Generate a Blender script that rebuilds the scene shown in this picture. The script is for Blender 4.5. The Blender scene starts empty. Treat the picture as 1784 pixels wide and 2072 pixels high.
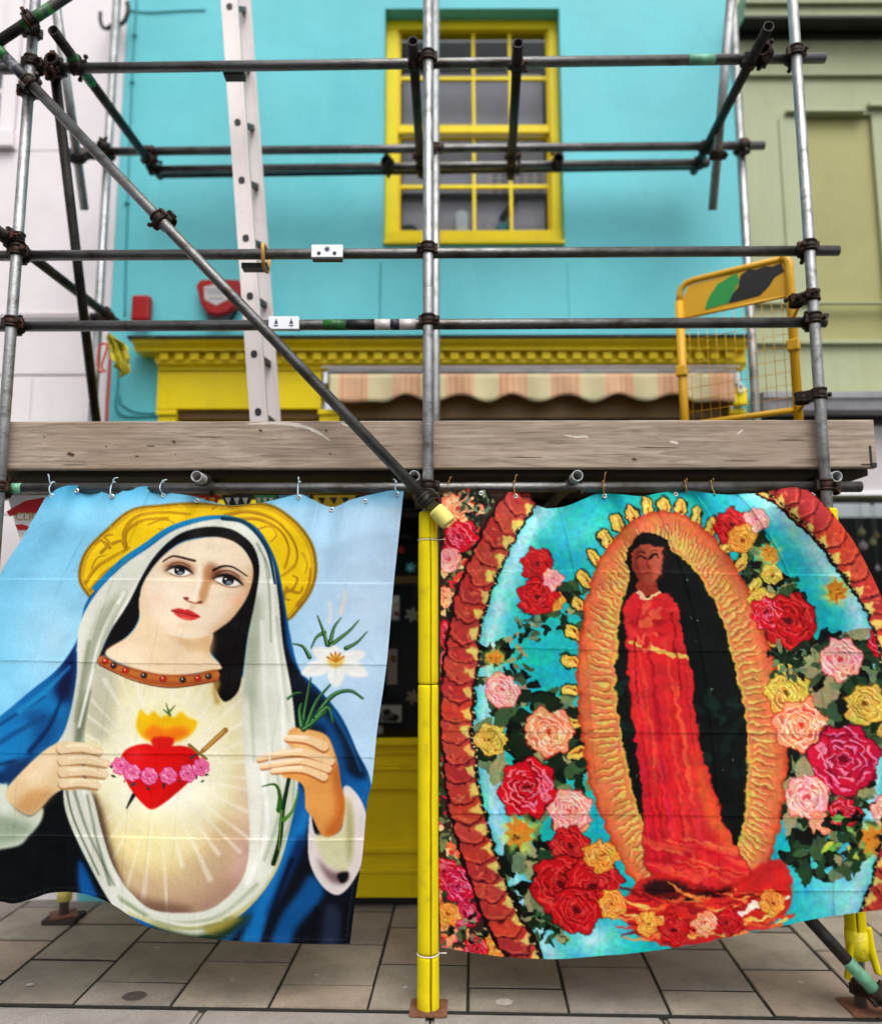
import bpy, bmesh, math, random
import numpy as np
from mathutils import Vector, Matrix, noise
random.seed(4)
SC = bpy.context.scene
COL = SC.collection

# ---------------------------------------------------------------- camera
F_PX, CX, CY, W_PX = 1650.0, 892.0, 1036.0, 1784.0      # focal length and centre, in units of a 1784 px wide picture
CAM = Vector((0, 0, 1.53)); PITCH = math.atan(.1392); ROLL = 25/11856
cp, sp = math.cos(PITCH), math.sin(PITCH)
R0, U0, FW = Vector((1, 0, 0)), Vector((0, -sp, cp)), Vector((0, cp, sp))
RGT = R0*math.cos(ROLL)-U0*math.sin(ROLL); UPV = R0*math.sin(ROLL)+U0*math.cos(ROLL)
cam_data = bpy.data.cameras.new('camera'); cam = bpy.data.objects.new('camera', cam_data); COL.objects.link(cam)
cam.matrix_world = Matrix(((RGT.x, UPV.x, -FW.x, CAM.x), (RGT.y, UPV.y, -FW.y, CAM.y), (RGT.z, UPV.z, -FW.z, CAM.z), (0, 0, 0, 1)))
cam_data.sensor_fit = 'HORIZONTAL'; cam_data.sensor_width = 36; cam_data.lens = 36*F_PX/W_PX
cam_data.clip_start = .05; cam_data.clip_end = 1000
cam_data.dof.use_dof = True; cam_data.dof.focus_distance = 3.45; cam_data.dof.aperture_fstop = .62
SC.camera = cam

# ---------------------------------------------------------------- sky and sun (bright overcast day)
world = bpy.data.worlds.new('World'); SC.world = world; world.use_nodes = True
nt = world.node_tree; nt.nodes.clear()
sky = nt.nodes.new('ShaderNodeTexSky'); sky.sky_type = 'NISHITA'; sky.sun_disc = False
SUN_EL, SUN_ROT = math.radians(58), math.radians(160)
sky.sun_elevation = SUN_EL; sky.sun_rotation = SUN_ROT; sky.air_density = 1.0; sky.dust_density = 6.0; sky.ozone_density = 1.0
hsv = nt.nodes.new('ShaderNodeHueSaturation'); hsv.inputs['Saturation'].default_value = .22
bg = nt.nodes.new('ShaderNodeBackground'); bg.inputs['Strength'].default_value = .15
wo = nt.nodes.new('ShaderNodeOutputWorld')
nt.links.new(sky.outputs[0], hsv.inputs['Color']); nt.links.new(hsv.outputs[0], bg.inputs[0]); nt.links.new(bg.outputs[0], wo.inputs[0])
sd = bpy.data.lights.new('sun', 'SUN'); sd.energy = .6; sd.angle = math.radians(50); sd.color = (1, .97, .92)
sun = bpy.data.objects.new('sun', sd); COL.objects.link(sun)
# the sun stands behind the camera, a little to the right
sdir = Vector((math.sin(SUN_ROT)*math.cos(SUN_EL), math.cos(SUN_ROT)*math.cos(SUN_EL), math.sin(SUN_EL)))
sun.rotation_euler = sdir.to_track_quat('Z', 'Y').to_euler()
SC.view_settings.view_transform = 'Standard'; SC.view_settings.look = 'None'; SC.view_settings.gamma = 1.0
SC.view_settings.use_curve_mapping = False; SC.view_settings.exposure = 0.5

# ---------------------------------------------------------------- helpers
def ray(px, py):
    return FW+RGT*((px-CX)/F_PX)+UPV*((CY-py)/F_PX)
def P(px, py, Y):                                       # the point at depth Y seen at (px, py): used to place the real things measured in the photograph
    d = ray(px, py); return CAM+d*(Y/d.y)
def XZ(px, py, Y):
    p = P(px, py, Y); return p.x, p.z
Y0, SLOPE = 3.52, .03                                   # scaffold front plane, cross-fall of the pavement
def ground_z(y): return SLOPE*(y-Y0)
def G(px, py):
    d = ray(px, py); t = (SLOPE*(0-Y0)-CAM.z)/(d.z-SLOPE*d.y); return CAM+d*t

def finish(name, bm, m=None, parent=None, smooth=False):
    me = bpy.data.meshes.new(name); bm.normal_update(); bm.to_mesh(me); bm.free()
    if smooth:
        for p in me.polygons: p.use_smooth = True
    ms = m if isinstance(m, (list, tuple)) else [m]
    for x in ms:
        if x: me.materials.append(x)
    o = bpy.data.objects.new(name, me); COL.objects.link(o)
    if parent:
        o.parent = parent; bpy_inv(o, parent)
    return o
def world_of(p):
    m = Matrix.LocRotScale(p.location, p.rotation_euler, p.scale)
    return world_of(p.parent) @ p.matrix_parent_inverse @ m if p.parent else m
def bpy_inv(o, parent):                                 # meshes are built in world space: cancel the parent's transform
    o.matrix_parent_inverse = world_of(parent).inverted()
def thing(name, label, cat, loc=(0, 0, 0), group=None):
    o = bpy.data.objects.new(name, None); COL.objects.link(o); o.location = loc; o.empty_display_size = .1
    return tag(o, label, cat, group)
def tag(o, label=None, cat=None, group=None, kind=None):
    if label: o['label'] = label
    if cat: o['category'] = cat
    if group: o['group'] = group
    if kind: o['kind'] = kind
    return o
def dup(o, parent=None):
    c = o.copy(); COL.objects.link(c)
    if parent: c.parent = parent
    for ch in list(o.children): dup(ch, c)
    return c
def box(bm, x0, x1, y0, y1, z0, z1, bev=0., mi=0):
    b = bmesh.new(); bmesh.ops.create_cube(b, size=1)
    for v in b.verts: v.co = Vector(((x0+x1)/2+v.co.x*(x1-x0), (y0+y1)/2+v.co.y*(y1-y0), (z0+z1)/2+v.co.z*(z1-z0)))
    if bev: bmesh.ops.bevel(b, geom=b.edges[:], offset=bev, segments=2, affect='EDGES', profile=.6)
    merge(bm, b, mi)
def merge(bm, b, mi=0, mat=None):
    if mat is not None: bmesh.ops.transform(b, matrix=mat, verts=b.verts)
    vm = [bm.verts.new(v.co) for v in b.verts]
    for i, v in enumerate(b.verts): v.index = i
    for f in b.faces:
        try:
            nf = bm.faces.new([vm[v.index] for v in f.verts]); nf.material_index = mi; nf.smooth = f.smooth
        except ValueError: pass
    b.free()
def B(name, x0, x1, y0, y1, z0, z1, m, parent=None, bev=0.):
    bm = bmesh.new(); box(bm, x0, x1, y0, y1, z0, z1, bev); return finish(name, bm, m, parent)
def frame(d):
    d = d.normalized(); a = Vector((0, 0, 1)) if abs(d.z) < .9 else Vector((1, 0, 0))
    u = d.cross(a).normalized(); return u, d.cross(u).normalized()
def tube(bm, a, b, r, n=20, wall=0., mi=0, caps=True):
    # a tube; with a wall thickness it is hollow and shows its open ends
    a, b = Vector(a), Vector(b); u, v = frame(b-a)
    ring = lambda c, rr: [bm.verts.new(c+u*(rr*math.cos(6.28318*i/n))+v*(rr*math.sin(6.28318*i/n))) for i in range(n)]
    A, Bq = ring(a, r), ring(b, r); fs = []
    for i in range(n): fs.append(bm.faces.new((A[i], A[(i+1) % n], Bq[(i+1) % n], Bq[i])))
    if wall:
        C, D = ring(a, r-wall), ring(b, r-wall)
        for i in range(n):
            j = (i+1) % n
            fs.append(bm.faces.new((C[j], C[i], D[i], D[j]))); bm.faces.new((A[j], A[i], C[i], C[j])).material_index = mi; bm.faces.new((Bq[i], Bq[j], D[j], D[i])).material_index = mi
    elif caps:
        bm.faces.new(A[::-1]).material_index = mi; bm.faces.new(Bq).material_index = mi
    for f in fs: f.smooth = True; f.material_index = mi
def path_tube(bm, pts, r, n=8):
    pts = [Vector(p) for p in pts]; rings = []
    for i, p in enumerate(pts):
        d = pts[min(i+1, len(pts)-1)]-pts[max(i-1, 0)]; u, v = frame(d)
        if rings:
            pu = rings[-1][1]; u = (pu-d.normalized()*pu.dot(d.normalized())).normalized(); v = d.normalized().cross(u)
        rings.append(([bm.verts.new(p+u*(r*math.cos(6.28318*k/n))+v*(r*math.sin(6.28318*k/n))) for k in range(n)], u))
    for (a, _), (b, _) in zip(rings, rings[1:]):
        for k in range(n): bm.faces.new((a[k], a[(k+1) % n], b[(k+1) % n], b[k])).smooth = True
    bm.faces.new(rings[0][0][::-1]); bm.faces.new(rings[-1][0])
def curve_pts(pts, n=6):
    pts = [Vector(p) for p in pts]; out = []
    for i in range(len(pts)-1):
        p0, p1, p2, p3 = pts[max(i-1, 0)], pts[i], pts[i+1], pts[min(i+2, len(pts)-1)]
        for k in range(n):
            t = k/n; out.append(.5*((2*p1)+(p2-p0)*t+(2*p0-5*p1+4*p2-p3)*t*t+(3*p1-p0-3*p2+p3)*t**3))
    return out+[pts[-1]]
def prism(bm, pts, y0, y1, mi=0):                       # outline in x, z given thickness along y
    a = [bm.verts.new((x, y0, z)) for x, z in pts]; b = [bm.verts.new((x, y1, z)) for x, z in pts]; n = len(pts)
    s = sum(pts[i][0]*pts[(i+1) % n][1]-pts[(i+1) % n][0]*pts[i][1] for i in range(n))
    if s < 0: a, b = a[::-1], b[::-1]
    bm.faces.new(a).material_index = mi; bm.faces.new(b[::-1]).material_index = mi
    for i in range(n):
        j = (i+1) % n; bm.faces.new((a[j], a[i], b[i], b[j])).material_index = mi
def profile_x(bm, prof, x0, x1, mi=0):                  # outline in y, z swept along x
    a = [bm.verts.new((x0, y, z)) for y, z in prof]; b = [bm.verts.new((x1, y, z)) for y, z in prof]; n = len(prof)
    for i in range(n):
        j = (i+1) % n; bm.faces.new((a[i], a[j], b[j], b[i])).material_index = mi
    bm.faces.new(a[::-1]).material_index = mi; bm.faces.new(b).material_index = mi
    bmesh.ops.recalc_face_normals(bm, faces=bm.faces[:])
def wall_sheet(bm, x0, x1, z0, z1, y, depth, holes):    # a wall face with openings and their reveals
    xs = sorted({x0, x1, *[h[0] for h in holes], *[h[1] for h in holes]}); zs = sorted({z0, z1, *[h[2] for h in holes], *[h[3] for h in holes]})
    V = {}
    def v(x, yy, z):
        k = (round(x, 5), round(yy, 5), round(z, 5))
        if k not in V: V[k] = bm.verts.new((x, yy, z))
        return V[k]
    for xa, xb in zip(xs, xs[1:]):
        for za, zb in zip(zs, zs[1:]):
            xm, zm = (xa+xb)/2, (za+zb)/2
            if any(h[0] < xm < h[1] and h[2] < zm < h[3] for h in holes): continue
            bm.faces.new((v(xa, y, za), v(xb, y, za), v(xb, y, zb), v(xa, y, zb)))
            bm.faces.new((v(xb, y+depth, za), v(xa, y+depth, za), v(xa, y+depth, zb), v(xb, y+depth, zb)))
    for h in holes:
        a, b, c, d = h
        for q in (((a, c), (a, d)), ((b, d), (b, c)), ((a, d), (b, d)), ((b, c), (a, c))):
            (xa, za), (xb, zb) = q
            bm.faces.new((v(xa, y, za), v(xb, y, zb), v(xb, y+depth, zb), v(xa, y+depth, za)))
    for q in (((x0, z1), (x0, z0)), ((x1, z0), (x1, z1)), ((x1, z1), (x0, z1)), ((x0, z0), (x1, z0))):
        (xa, za), (xb, zb) = q
        bm.faces.new((v(xa, y, za), v(xb, y, zb), v(xb, y+depth, zb), v(xa, y+depth, za)))
    bmesh.ops.recalc_face_normals(bm, faces=bm.faces[:])

# ---------------------------------------------------------------- materials
def lin(c): return tuple(((v/255)/12.92 if v/255 <= .04045 else (((v/255)+.055)/1.055)**2.4) for v in c)
def mat(name, col, rough=.6, metal=0., var=.12, scale=3., bump=.0, bscale=60., stretch=(1, 1, 1), stain=None, stain_amt=.0, stain_scale=2., spec=.5, coords='Object', edge=(.45, .7)):
    m = bpy.data.materials.new(name); m.use_nodes = True; t = m.node_tree; N, L = t.nodes, t.links
    b = N['Principled BSDF']; b.inputs['Roughness'].default_value = rough; b.inputs['Metallic'].default_value = metal; b.inputs['Specular IOR Level'].default_value = spec
    tc = N.new('ShaderNodeTexCoord'); mp = N.new('ShaderNodeMapping'); mp.inputs['Scale'].default_value = stretch
    L.new(tc.outputs[coords], mp.inputs[0])
    c = lin(col) if max(col) > 1 else col
    n1 = N.new('ShaderNodeTexNoise'); n1.inputs['Scale'].default_value = scale; n1.inputs['Detail'].default_value = 6; n1.inputs['Roughness'].default_value = .62; L.new(mp.outputs[0], n1.inputs['Vector'])
    rp = N.new('ShaderNodeValToRGB'); rp.color_ramp.elements[0].position = .3; rp.color_ramp.elements[1].position = .7
    rp.color_ramp.elements[0].color = (*[x*(1-var) for x in c], 1); rp.color_ramp.elements[1].color = (*[min(x*(1+var), 1) for x in c], 1)
    L.new(n1.outputs[0], rp.inputs[0]); out = rp.outputs[0]
    if stain is not None:
        n2 = N.new('ShaderNodeTexNoise'); n2.inputs['Scale'].default_value = stain_scale; n2.inputs['Detail'].default_value = 8; n2.inputs['Roughness'].default_value = .7; L.new(mp.outputs[0], n2.inputs['Vector'])
        r2 = N.new('ShaderNodeValToRGB'); r2.color_ramp.elements[0].position = edge[0]; r2.color_ramp.elements[1].position = edge[1]
        r2.color_ramp.elements[0].color = (0, 0, 0, 1); r2.color_ramp.elements[1].color = (stain_amt,)*3+(1,)
        L.new(n2.outputs[0], r2.inputs[0]); mx = N.new('ShaderNodeMix'); mx.data_type = 'RGBA'; L.new(r2.outputs[0], mx.inputs[0]); L.new(out, mx.inputs[6]); mx.inputs[7].default_value = (*lin(stain), 1); out = mx.outputs[2]
    L.new(out, b.inputs['Base Color'])
    rr = N.new('ShaderNodeMapRange'); rr.inputs[3].default_value = max(rough-.12, .05); rr.inputs[4].default_value = min(rough+.12, 1); L.new(n1.outputs[0], rr.inputs[0]); L.new(rr.outputs[0], b.inputs['Roughness'])
    if bump:
        n3 = N.new('ShaderNodeTexNoise'); n3.inputs['Scale'].default_value = bscale; n3.inputs['Detail'].default_value = 4; L.new(mp.outputs[0], n3.inputs['Vector'])
        bp = N.new('ShaderNodeBump'); bp.inputs['Strength'].default_value = bump; bp.inputs['Distance'].default_value = .01; L.new(n3.outputs[0], bp.inputs['Height']); L.new(bp.outputs[0], b.inputs['Normal'])
    return m
M = {}
M['teal'] = mat('turquoise render', (100, 196, 205), .62, var=.08, scale=1.3, bump=.12, bscale=40, stain=(66, 172, 184), stain_amt=.5, stain_scale=.9)
def weather(m, streak, crack, ck=.12):
    t = m.node_tree; N, L = t.nodes, t.links; b = N['Principled BSDF']; src = b.inputs['Base Color'].links[0].from_socket
    tc = N.new('ShaderNodeTexCoord'); mp = N.new('ShaderNodeMapping'); mp.inputs['Scale'].default_value = (5, 1, .35); L.new(tc.outputs['Object'], mp.inputs[0])
    n = N.new('ShaderNodeTexNoise'); n.inputs['Scale'].default_value = 2.2; n.inputs['Detail'].default_value = 7; n.inputs['Roughness'].default_value = .65; L.new(mp.outputs[0], n.inputs['Vector'])
    r = N.new('ShaderNodeValToRGB'); r.color_ramp.elements[0].position = .50; r.color_ramp.elements[1].position = .72; r.color_ramp.elements[1].color = (.6, .6, .6, 1); L.new(n.outputs[0], r.inputs[0])
    mx = N.new('ShaderNodeMix'); mx.data_type = 'RGBA'; L.new(r.outputs[0], mx.inputs[0]); L.new(src, mx.inputs[6]); mx.inputs[7].default_value = (*lin(streak), 1)
    mp2 = N.new('ShaderNodeMapping'); mp2.inputs['Scale'].default_value = (1.6, 1, .5); L.new(tc.outputs['Object'], mp2.inputs[0]); nd = N.new('ShaderNodeTexNoise'); nd.inputs['Scale'].default_value = 3; L.new(mp2.outputs[0], nd.inputs['Vector'])
    ad = N.new('ShaderNodeMix'); ad.data_type = 'RGBA'; ad.inputs[0].default_value = .12; L.new(mp2.outputs[0], ad.inputs[6]); L.new(nd.outputs['Color'], ad.inputs[7])
    v = N.new('ShaderNodeTexVoronoi'); v.feature = 'DISTANCE_TO_EDGE'; v.inputs['Scale'].default_value = .9; L.new(ad.outputs[2], v.inputs['Vector'])
    r2 = N.new('ShaderNodeValToRGB'); r2.color_ramp.elements[0].color = (ck, ck, ck, 1); r2.color_ramp.elements[1].position = .004; r2.color_ramp.elements[1].color = (0, 0, 0, 1); L.new(v.outputs['Distance'], r2.inputs[0])
    m2 = N.new('ShaderNodeMix'); m2.data_type = 'RGBA'; L.new(r2.outputs[0], m2.inputs[0]); L.new(mx.outputs[2], m2.inputs[6]); m2.inputs[7].default_value = (*lin(crack), 1); L.new(m2.outputs[2], b.inputs['Base Color'])
weather(M['teal'], (104, 197, 205), (44, 130, 140))
M['teal_dark'] = mat('turquoise painted cable', (40, 140, 150), .5)
M['yellow'] = mat('yellow gloss paint', (238, 212, 8), .45, spec=.28, var=.07, scale=2.5, bump=.05, bscale=25, stain=(168, 140, 10), stain_amt=.5, stain_scale=6, edge=(.58, .8))
M['white_wall'] = mat('pale pink render', (232, 225, 228), .7, var=.05, scale=1.5, bump=.08, bscale=50, stain=(210, 202, 204), stain_amt=.5, stain_scale=1.4)
M['olive'] = mat('sage green render', (168, 176, 140), .62, var=.07, scale=1.2, bump=.08, bscale=40, stain=(150, 150, 100), stain_amt=.5, stain_scale=.9)
M['olive_panel'] = mat('olive panel paint', (160, 158, 100), .6, var=.08, scale=1.5, stain=(140, 140, 90), stain_amt=.6)
weather(M['white_wall'], (226, 219, 221), (190, 182, 182)); weather(M['olive'], (150, 156, 122), (110, 112, 80)); weather(M['yellow'], (222, 196, 10), (180, 150, 8))
M['lead'] = mat('weathered lead', (46, 52, 50), .6, var=.3, scale=6, bump=.3, bscale=15, stain=(150, 150, 120), stain_amt=.5, stain_scale=9, edge=(.6, .7))
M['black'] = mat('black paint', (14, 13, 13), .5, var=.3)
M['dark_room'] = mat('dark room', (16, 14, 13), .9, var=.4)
M['brown'] = mat('varnished brown timber', (112, 80, 26), .5, var=.25, scale=5, stretch=(1, 4, 12))
M['steel'] = mat('galvanised tube', (162, 163, 164), .46, metal=.9, var=.2, scale=9, bump=.25, bscale=120, stain=(92, 84, 76), stain_amt=.8, stain_scale=14, edge=(.5, .68))
M['steel_mid'] = mat('dull galvanised tube', (112, 111, 110), .40, metal=.9, var=.25, scale=9, bump=.25, bscale=120, stain=(70, 62, 54), stain_amt=.85, stain_scale=12, edge=(.48, .66), stretch=(.6, 1, 1))
M['wood_dark'] = mat('shade darkened board', (48, 41, 34), .9, var=.3, scale=4, stretch=(1, 12, 12), bump=.3, bscale=30)  # shade under the deck put into the timber colour; sole pad shares it
M['knot'] = mat('dark knot wood', (72, 54, 40), .85, var=.3, scale=60)
M['steel_dark'] = mat('dirty dark tube and shaded rung', (60, 56, 52), .5, metal=.75, var=.35, scale=11, bump=.3, bscale=110, stain=(24, 22, 20), stain_amt=.9, stain_scale=9)
M['clamp'] = mat('dark rusty clamp', (40, 30, 24), .6, metal=.5, var=.5, scale=20, bump=.4, bscale=90, stain=(110, 56, 26), stain_amt=.7, stain_scale=18, edge=(.52, .66))
M['rust'] = mat('rusty plate', (120, 78, 58), .75, metal=.1, var=.3, scale=14, bump=.4, bscale=80, stain=(70, 36, 24), stain_amt=.7, stain_scale=9)
M['alu'] = mat('pale aluminium', (218, 208, 206), .45, metal=.2, var=.05, scale=5, bump=.08, bscale=50, stain=(150, 140, 136), stain_amt=.6, stain_scale=8, edge=(.58, .8))
M['foam'] = mat('yellow foam', (220, 200, 14), .85, spec=.15, var=.08, scale=6, bump=.15, bscale=120, stain=(170, 146, 24), stain_amt=.7, stain_scale=9, edge=(.56, .75))
M['foam_pale'] = mat('pale cut foam', (226, 214, 120), .9, var=.05)
M['gate'] = mat('amber gate paint', (222, 166, 10), .42, var=.08, scale=5, stain=(150, 96, 8), stain_amt=.7, stain_scale=12, edge=(.6, .75))
M['green_print'] = mat('green print', (34, 150, 66), .5); M['black_print'] = mat('black print', (12, 14, 13), .5)
M['green_paint'] = mat('pale green tube paint', (110, 176, 140), .5, var=.25, scale=14, stain=(60, 90, 70), stain_amt=.7, stain_scale=20)
M['green_bright'] = mat('bright green tube paint', (34, 130, 44), .5, var=.3, scale=14, stain=(20, 34, 24), stain_amt=.95, stain_scale=14, edge=(.42, .56))
M['red'] = mat('red plastic', (160, 8, 14), .4, spec=.3, var=.08); M['white'] = mat('white plastic', (232, 234, 238), .4, var=.04)
M['ink_paint'] = mat('dark worn tube paint', (30, 33, 44), .55, var=.4, scale=18, stain=(150, 150, 150), stain_amt=.6, stain_scale=20, edge=(.55, .65)); M['navy'] = mat('navy ink', (30, 40, 90), .5); M['grey_print'] = mat('grey ink', (120, 126, 140), .6)
M['orange_red'] = mat('orange red strap', (214, 74, 52), .6, var=.15)
M['rag'] = mat('yellow rag', (206, 196, 60), .8, var=.25, scale=10)
M['string'] = mat('pale blue string', (186, 214, 228), .8, var=.1); M['string_brown'] = mat('brown string', (150, 112, 58), .85, var=.2); M['string_white'] = mat('white string', (226, 222, 214), .8)
M['brass'] = mat('tan strap', (196, 150, 70), .6, var=.2, scale=20)
M['chrome'] = mat('eyelet metal', (214, 214, 210), .3, metal=.7, var=.05)
M['stone_grey'] = mat('grey painted stone', (150, 150, 156), .75, var=.12, scale=6, bump=.3, bscale=40, stain=(96, 98, 104), stain_amt=.6, stain_scale=4)
M['lilac'] = mat('pale lilac render', (196, 190, 192), .7, var=.05)
M['asphalt'] = mat('asphalt', (52, 51, 50), .9, var=.25, scale=40, bump=.5, bscale=200)
M['joint'] = mat('sandy joint dirt', (20, 17, 12), .95, var=.4, scale=30, bump=.6, bscale=150, stain=(34, 36, 16), stain_amt=.6, stain_scale=7)
M['kerb'] = mat('granite kerb', (142, 136, 130), .85, var=.18, scale=90, bump=.5, bscale=160, stain=(110, 104, 96), stain_amt=.6, stain_scale=5)
M['blind'] = mat('grey net blind', (186, 181, 198), .9, var=.08, scale=5); M['pink_paper'] = mat('pink paper', (206, 186, 190), .7); 
M['cream_cloth'] = mat('cream cloth', (214, 206, 140), .85, var=.08)
PAVE = []
for i, c in enumerate(((142, 133, 119), (150, 140, 126), (132, 124, 112), (152, 136, 120), (140, 131, 122))):
    PAVE.append(mat('concrete paver %d' % i, c, .85, var=.14, scale=70, bump=.45, bscale=220, stain=(92, 84, 74), stain_amt=.6, stain_scale=4, coords='Generated' if False else 'Object'))
def wood_mat():
    m = mat('weathered scaffold timber', (150, 134, 118), .85, var=.16, scale=4, bump=.0)
    t = m.node_tree; N, L = t.nodes, t.links; b = N['Principled BSDF']
    tc = N.new('ShaderNodeTexCoord'); mp = N.new('ShaderNodeMapping'); mp.inputs['Scale'].default_value = (1.1, 14, 14); L.new(tc.outputs['Object'], mp.inputs[0])
    n = N.new('ShaderNodeTexNoise'); n.inputs['Scale'].default_value = 3.2; n.inputs['Detail'].default_value = 10; n.inputs['Roughness'].default_value = .7; n.inputs['Distortion'].default_value = .9; L.new(mp.outputs[0], n.inputs['Vector'])
    mp2 = N.new('ShaderNodeMapping'); mp2.inputs['Scale'].default_value = (.5, 9, 9); L.new(tc.outputs['Object'], mp2.inputs[0])
    w = N.new('ShaderNodeTexWave'); w.wave_type = 'BANDS'; w.bands_direction = 'Z'; w.inputs['Scale'].default_value = 1.3; w.inputs['Distortion'].default_value = 7; w.inputs['Detail'].default_value = 4; w.inputs['Detail Scale'].default_value = .8; L.new(mp2.outputs[0], w.inputs['Vector'])
    r = N.new('ShaderNodeValToRGB'); e = r.color_ramp.elements; e[0].position = .28; e[0].color = (*lin((106, 90, 76)), 1); e[1].position = .60; e[1].color = (*lin((176, 159, 142)), 1); L.new(n.outputs[0], r.inputs[0])
    r2 = N.new('ShaderNodeValToRGB'); r2.color_ramp.elements[0].position = .0; r2.color_ramp.elements[0].color = (.70, .66, .62, 1); r2.color_ramp.elements[1].position = .25; r2.color_ramp.elements[1].color = (1, 1, 1, 1); L.new(w.outputs[0], r2.inputs[0])
    mx = N.new('ShaderNodeMix'); mx.data_type = 'RGBA'; mx.blend_type = 'MULTIPLY'; mx.inputs[0].default_value = .5; L.new(r.outputs[0], mx.inputs[6]); L.new(r2.outputs[0], mx.inputs[7])
    # brown weathering patches and chalky paint scuffs
    n2 = N.new('ShaderNodeTexNoise'); n2.inputs['Scale'].default_value = 1.7; n2.inputs['Detail'].default_value = 5; L.new(tc.outputs['Object'], n2.inputs['Vector'])
    r3 = N.new('ShaderNodeValToRGB'); r3.color_ramp.elements[0].position = .45; r3.color_ramp.elements[1].position = .75; r3.color_ramp.elements[1].color = (.7, .7, .7, 1); L.new(n2.outputs[0], r3.inputs[0])
    m2 = N.new('ShaderNodeMix'); m2.data_type = 'RGBA'; L.new(r3.outputs[0], m2.inputs[0]); L.new(mx.outputs[2], m2.inputs[6]); m2.inputs[7].default_value = (*lin((132, 112, 92)), 1)
    n4 = N.new('ShaderNodeTexNoise'); n4.inputs['Scale'].default_value = 5; n4.inputs['Detail'].default_value = 12; n4.inputs['Roughness'].default_value = .8; mp4 = N.new('ShaderNodeMapping'); mp4.inputs['Scale'].default_value = (.35, 1, 2.2); L.new(tc.outputs['Object'], mp4.inputs[0]); L.new(mp4.outputs[0], n4.inputs['Vector'])
    r4 = N.new('ShaderNodeValToRGB'); r4.color_ramp.elements[0].position = .66; r4.color_ramp.elements[1].position = .74; r4.color_ramp.elements[1].color = (.55, .55, .55, 1); L.new(n4.outputs[0], r4.inputs[0])
    m3 = N.new('ShaderNodeMix'); m3.data_type = 'RGBA'; L.new(r4.outputs[0], m3.inputs[0]); L.new(m2.outputs[2], m3.inputs[6]); m3.inputs[7].default_value = (*lin((206, 198, 188)), 1)
    L.new(m3.outputs[2], b.inputs['Base Color'])
    bp = N.new('ShaderNodeBump'); bp.inputs['Strength'].default_value = .35; bp.inputs['Distance'].default_value = .006; L.new(n.outputs[0], bp.inputs['Height']); L.new(bp.outputs[0], b.inputs['Normal'])
    return m
M['wood'] = wood_mat()
def glass_mat(name, fac, tint):
    m = bpy.data.materials.new(name); m.use_nodes = True; t = m.node_tree; t.nodes.clear()
    o = t.nodes.new('ShaderNodeOutputMaterial'); mx = t.nodes.new('ShaderNodeMixShader'); tr = t.nodes.new('ShaderNodeBsdfTransparent'); tr.inputs[0].default_value = (*tint, 1)
    gl = t.nodes.new('ShaderNodeBsdfGlossy'); gl.inputs['Roughness'].default_value = .03; gl.inputs[0].default_value = (.42, .44, .48, 1)
    fr = t.nodes.new('ShaderNodeFresnel'); fr.inputs[0].default_value = fac
    t.links.new(fr.outputs[0], mx.inputs[0]); t.links.new(tr.outputs[0], mx.inputs[1]); t.links.new(gl.outputs[0], mx.inputs[2]); t.links.new(mx.outputs[0], o.inputs[0]); return m
M['glass'] = glass_mat('window glass', 1.22, (.88, .9, .9))
def cloth_mat(name):
    m = bpy.data.materials.new(name); m.use_nodes = True; t = m.node_tree; N, L = t.nodes, t.links; b = N['Principled BSDF']
    at = N.new('ShaderNodeAttribute'); at.attribute_name = 'print'
    b.inputs['Roughness'].default_value = .62; b.inputs['Specular IOR Level'].default_value = .10; b.inputs['Sheen Weight'].default_value = .0
    tc = N.new('ShaderNodeTexCoord'); n = N.new('ShaderNodeTexNoise'); n.inputs['Scale'].default_value = 500; n.inputs['Detail'].default_value = 1; L.new(tc.outputs['Object'], n.inputs['Vector'])
    bp = N.new('ShaderNodeBump'); bp.inputs['Strength'].default_value = .12; bp.inputs['Distance'].default_value = .001; L.new(n.outputs[0], bp.inputs['Height']); L.new(bp.outputs[0], b.inputs['Normal'])
    L.new(at.outputs['Color'], b.inputs['Base Color'])
    tl = N.new('ShaderNodeBsdfTranslucent'); L.new(at.outputs['Color'], tl.inputs[0]); mx = N.new('ShaderNodeMixShader'); mx.inputs[0].default_value = .12
    L.new(b.outputs[0], mx.inputs[1]); L.new(tl.outputs[0], mx.inputs[2]); L.new(mx.outputs[0], N['Material Output'].inputs[0]); return m
M['cloth'] = cloth_mat('printed fabric')
# ================================================================ ground
road = bmesh.new(); v = [road.verts.new((x, y, -.13)) for x, y in ((-300, -300), (300, -300), (300, 300), (-300, 300))]; road.faces.new(v)
tag(finish('road', road, M['asphalt']), kind='structure')
ka, kb = G(0, 2034), G(1483, 2061); e1 = (kb-ka); e1.z = 0; e1.normalize(); e2 = Vector((-e1.y, e1.x, SLOPE)); e2n = Vector((-e1.y, e1.x, 0))
O = ka+e1*((0-ka.x)/e1.x)
def PV(u, w, h=0.): return O+e1*u+e2*w+Vector((0, 0, h))    # u along the kerb, w towards the houses
PROT = Matrix((( e1.x, e2.x, 0), (e1.y, e2.y, 0), (0, SLOPE, 1))).to_4x4()
pav = bmesh.new()
vs = [pav.verts.new(PV(u, w, -.0045)) for u, w in ((-9, -.001), (9, -.001), (9, 2.6), (-9, 2.6))]; pav.faces.new(vs)
pavement = tag(finish('pavement', pav, M['joint']), kind='structure')
PW = .402
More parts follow.
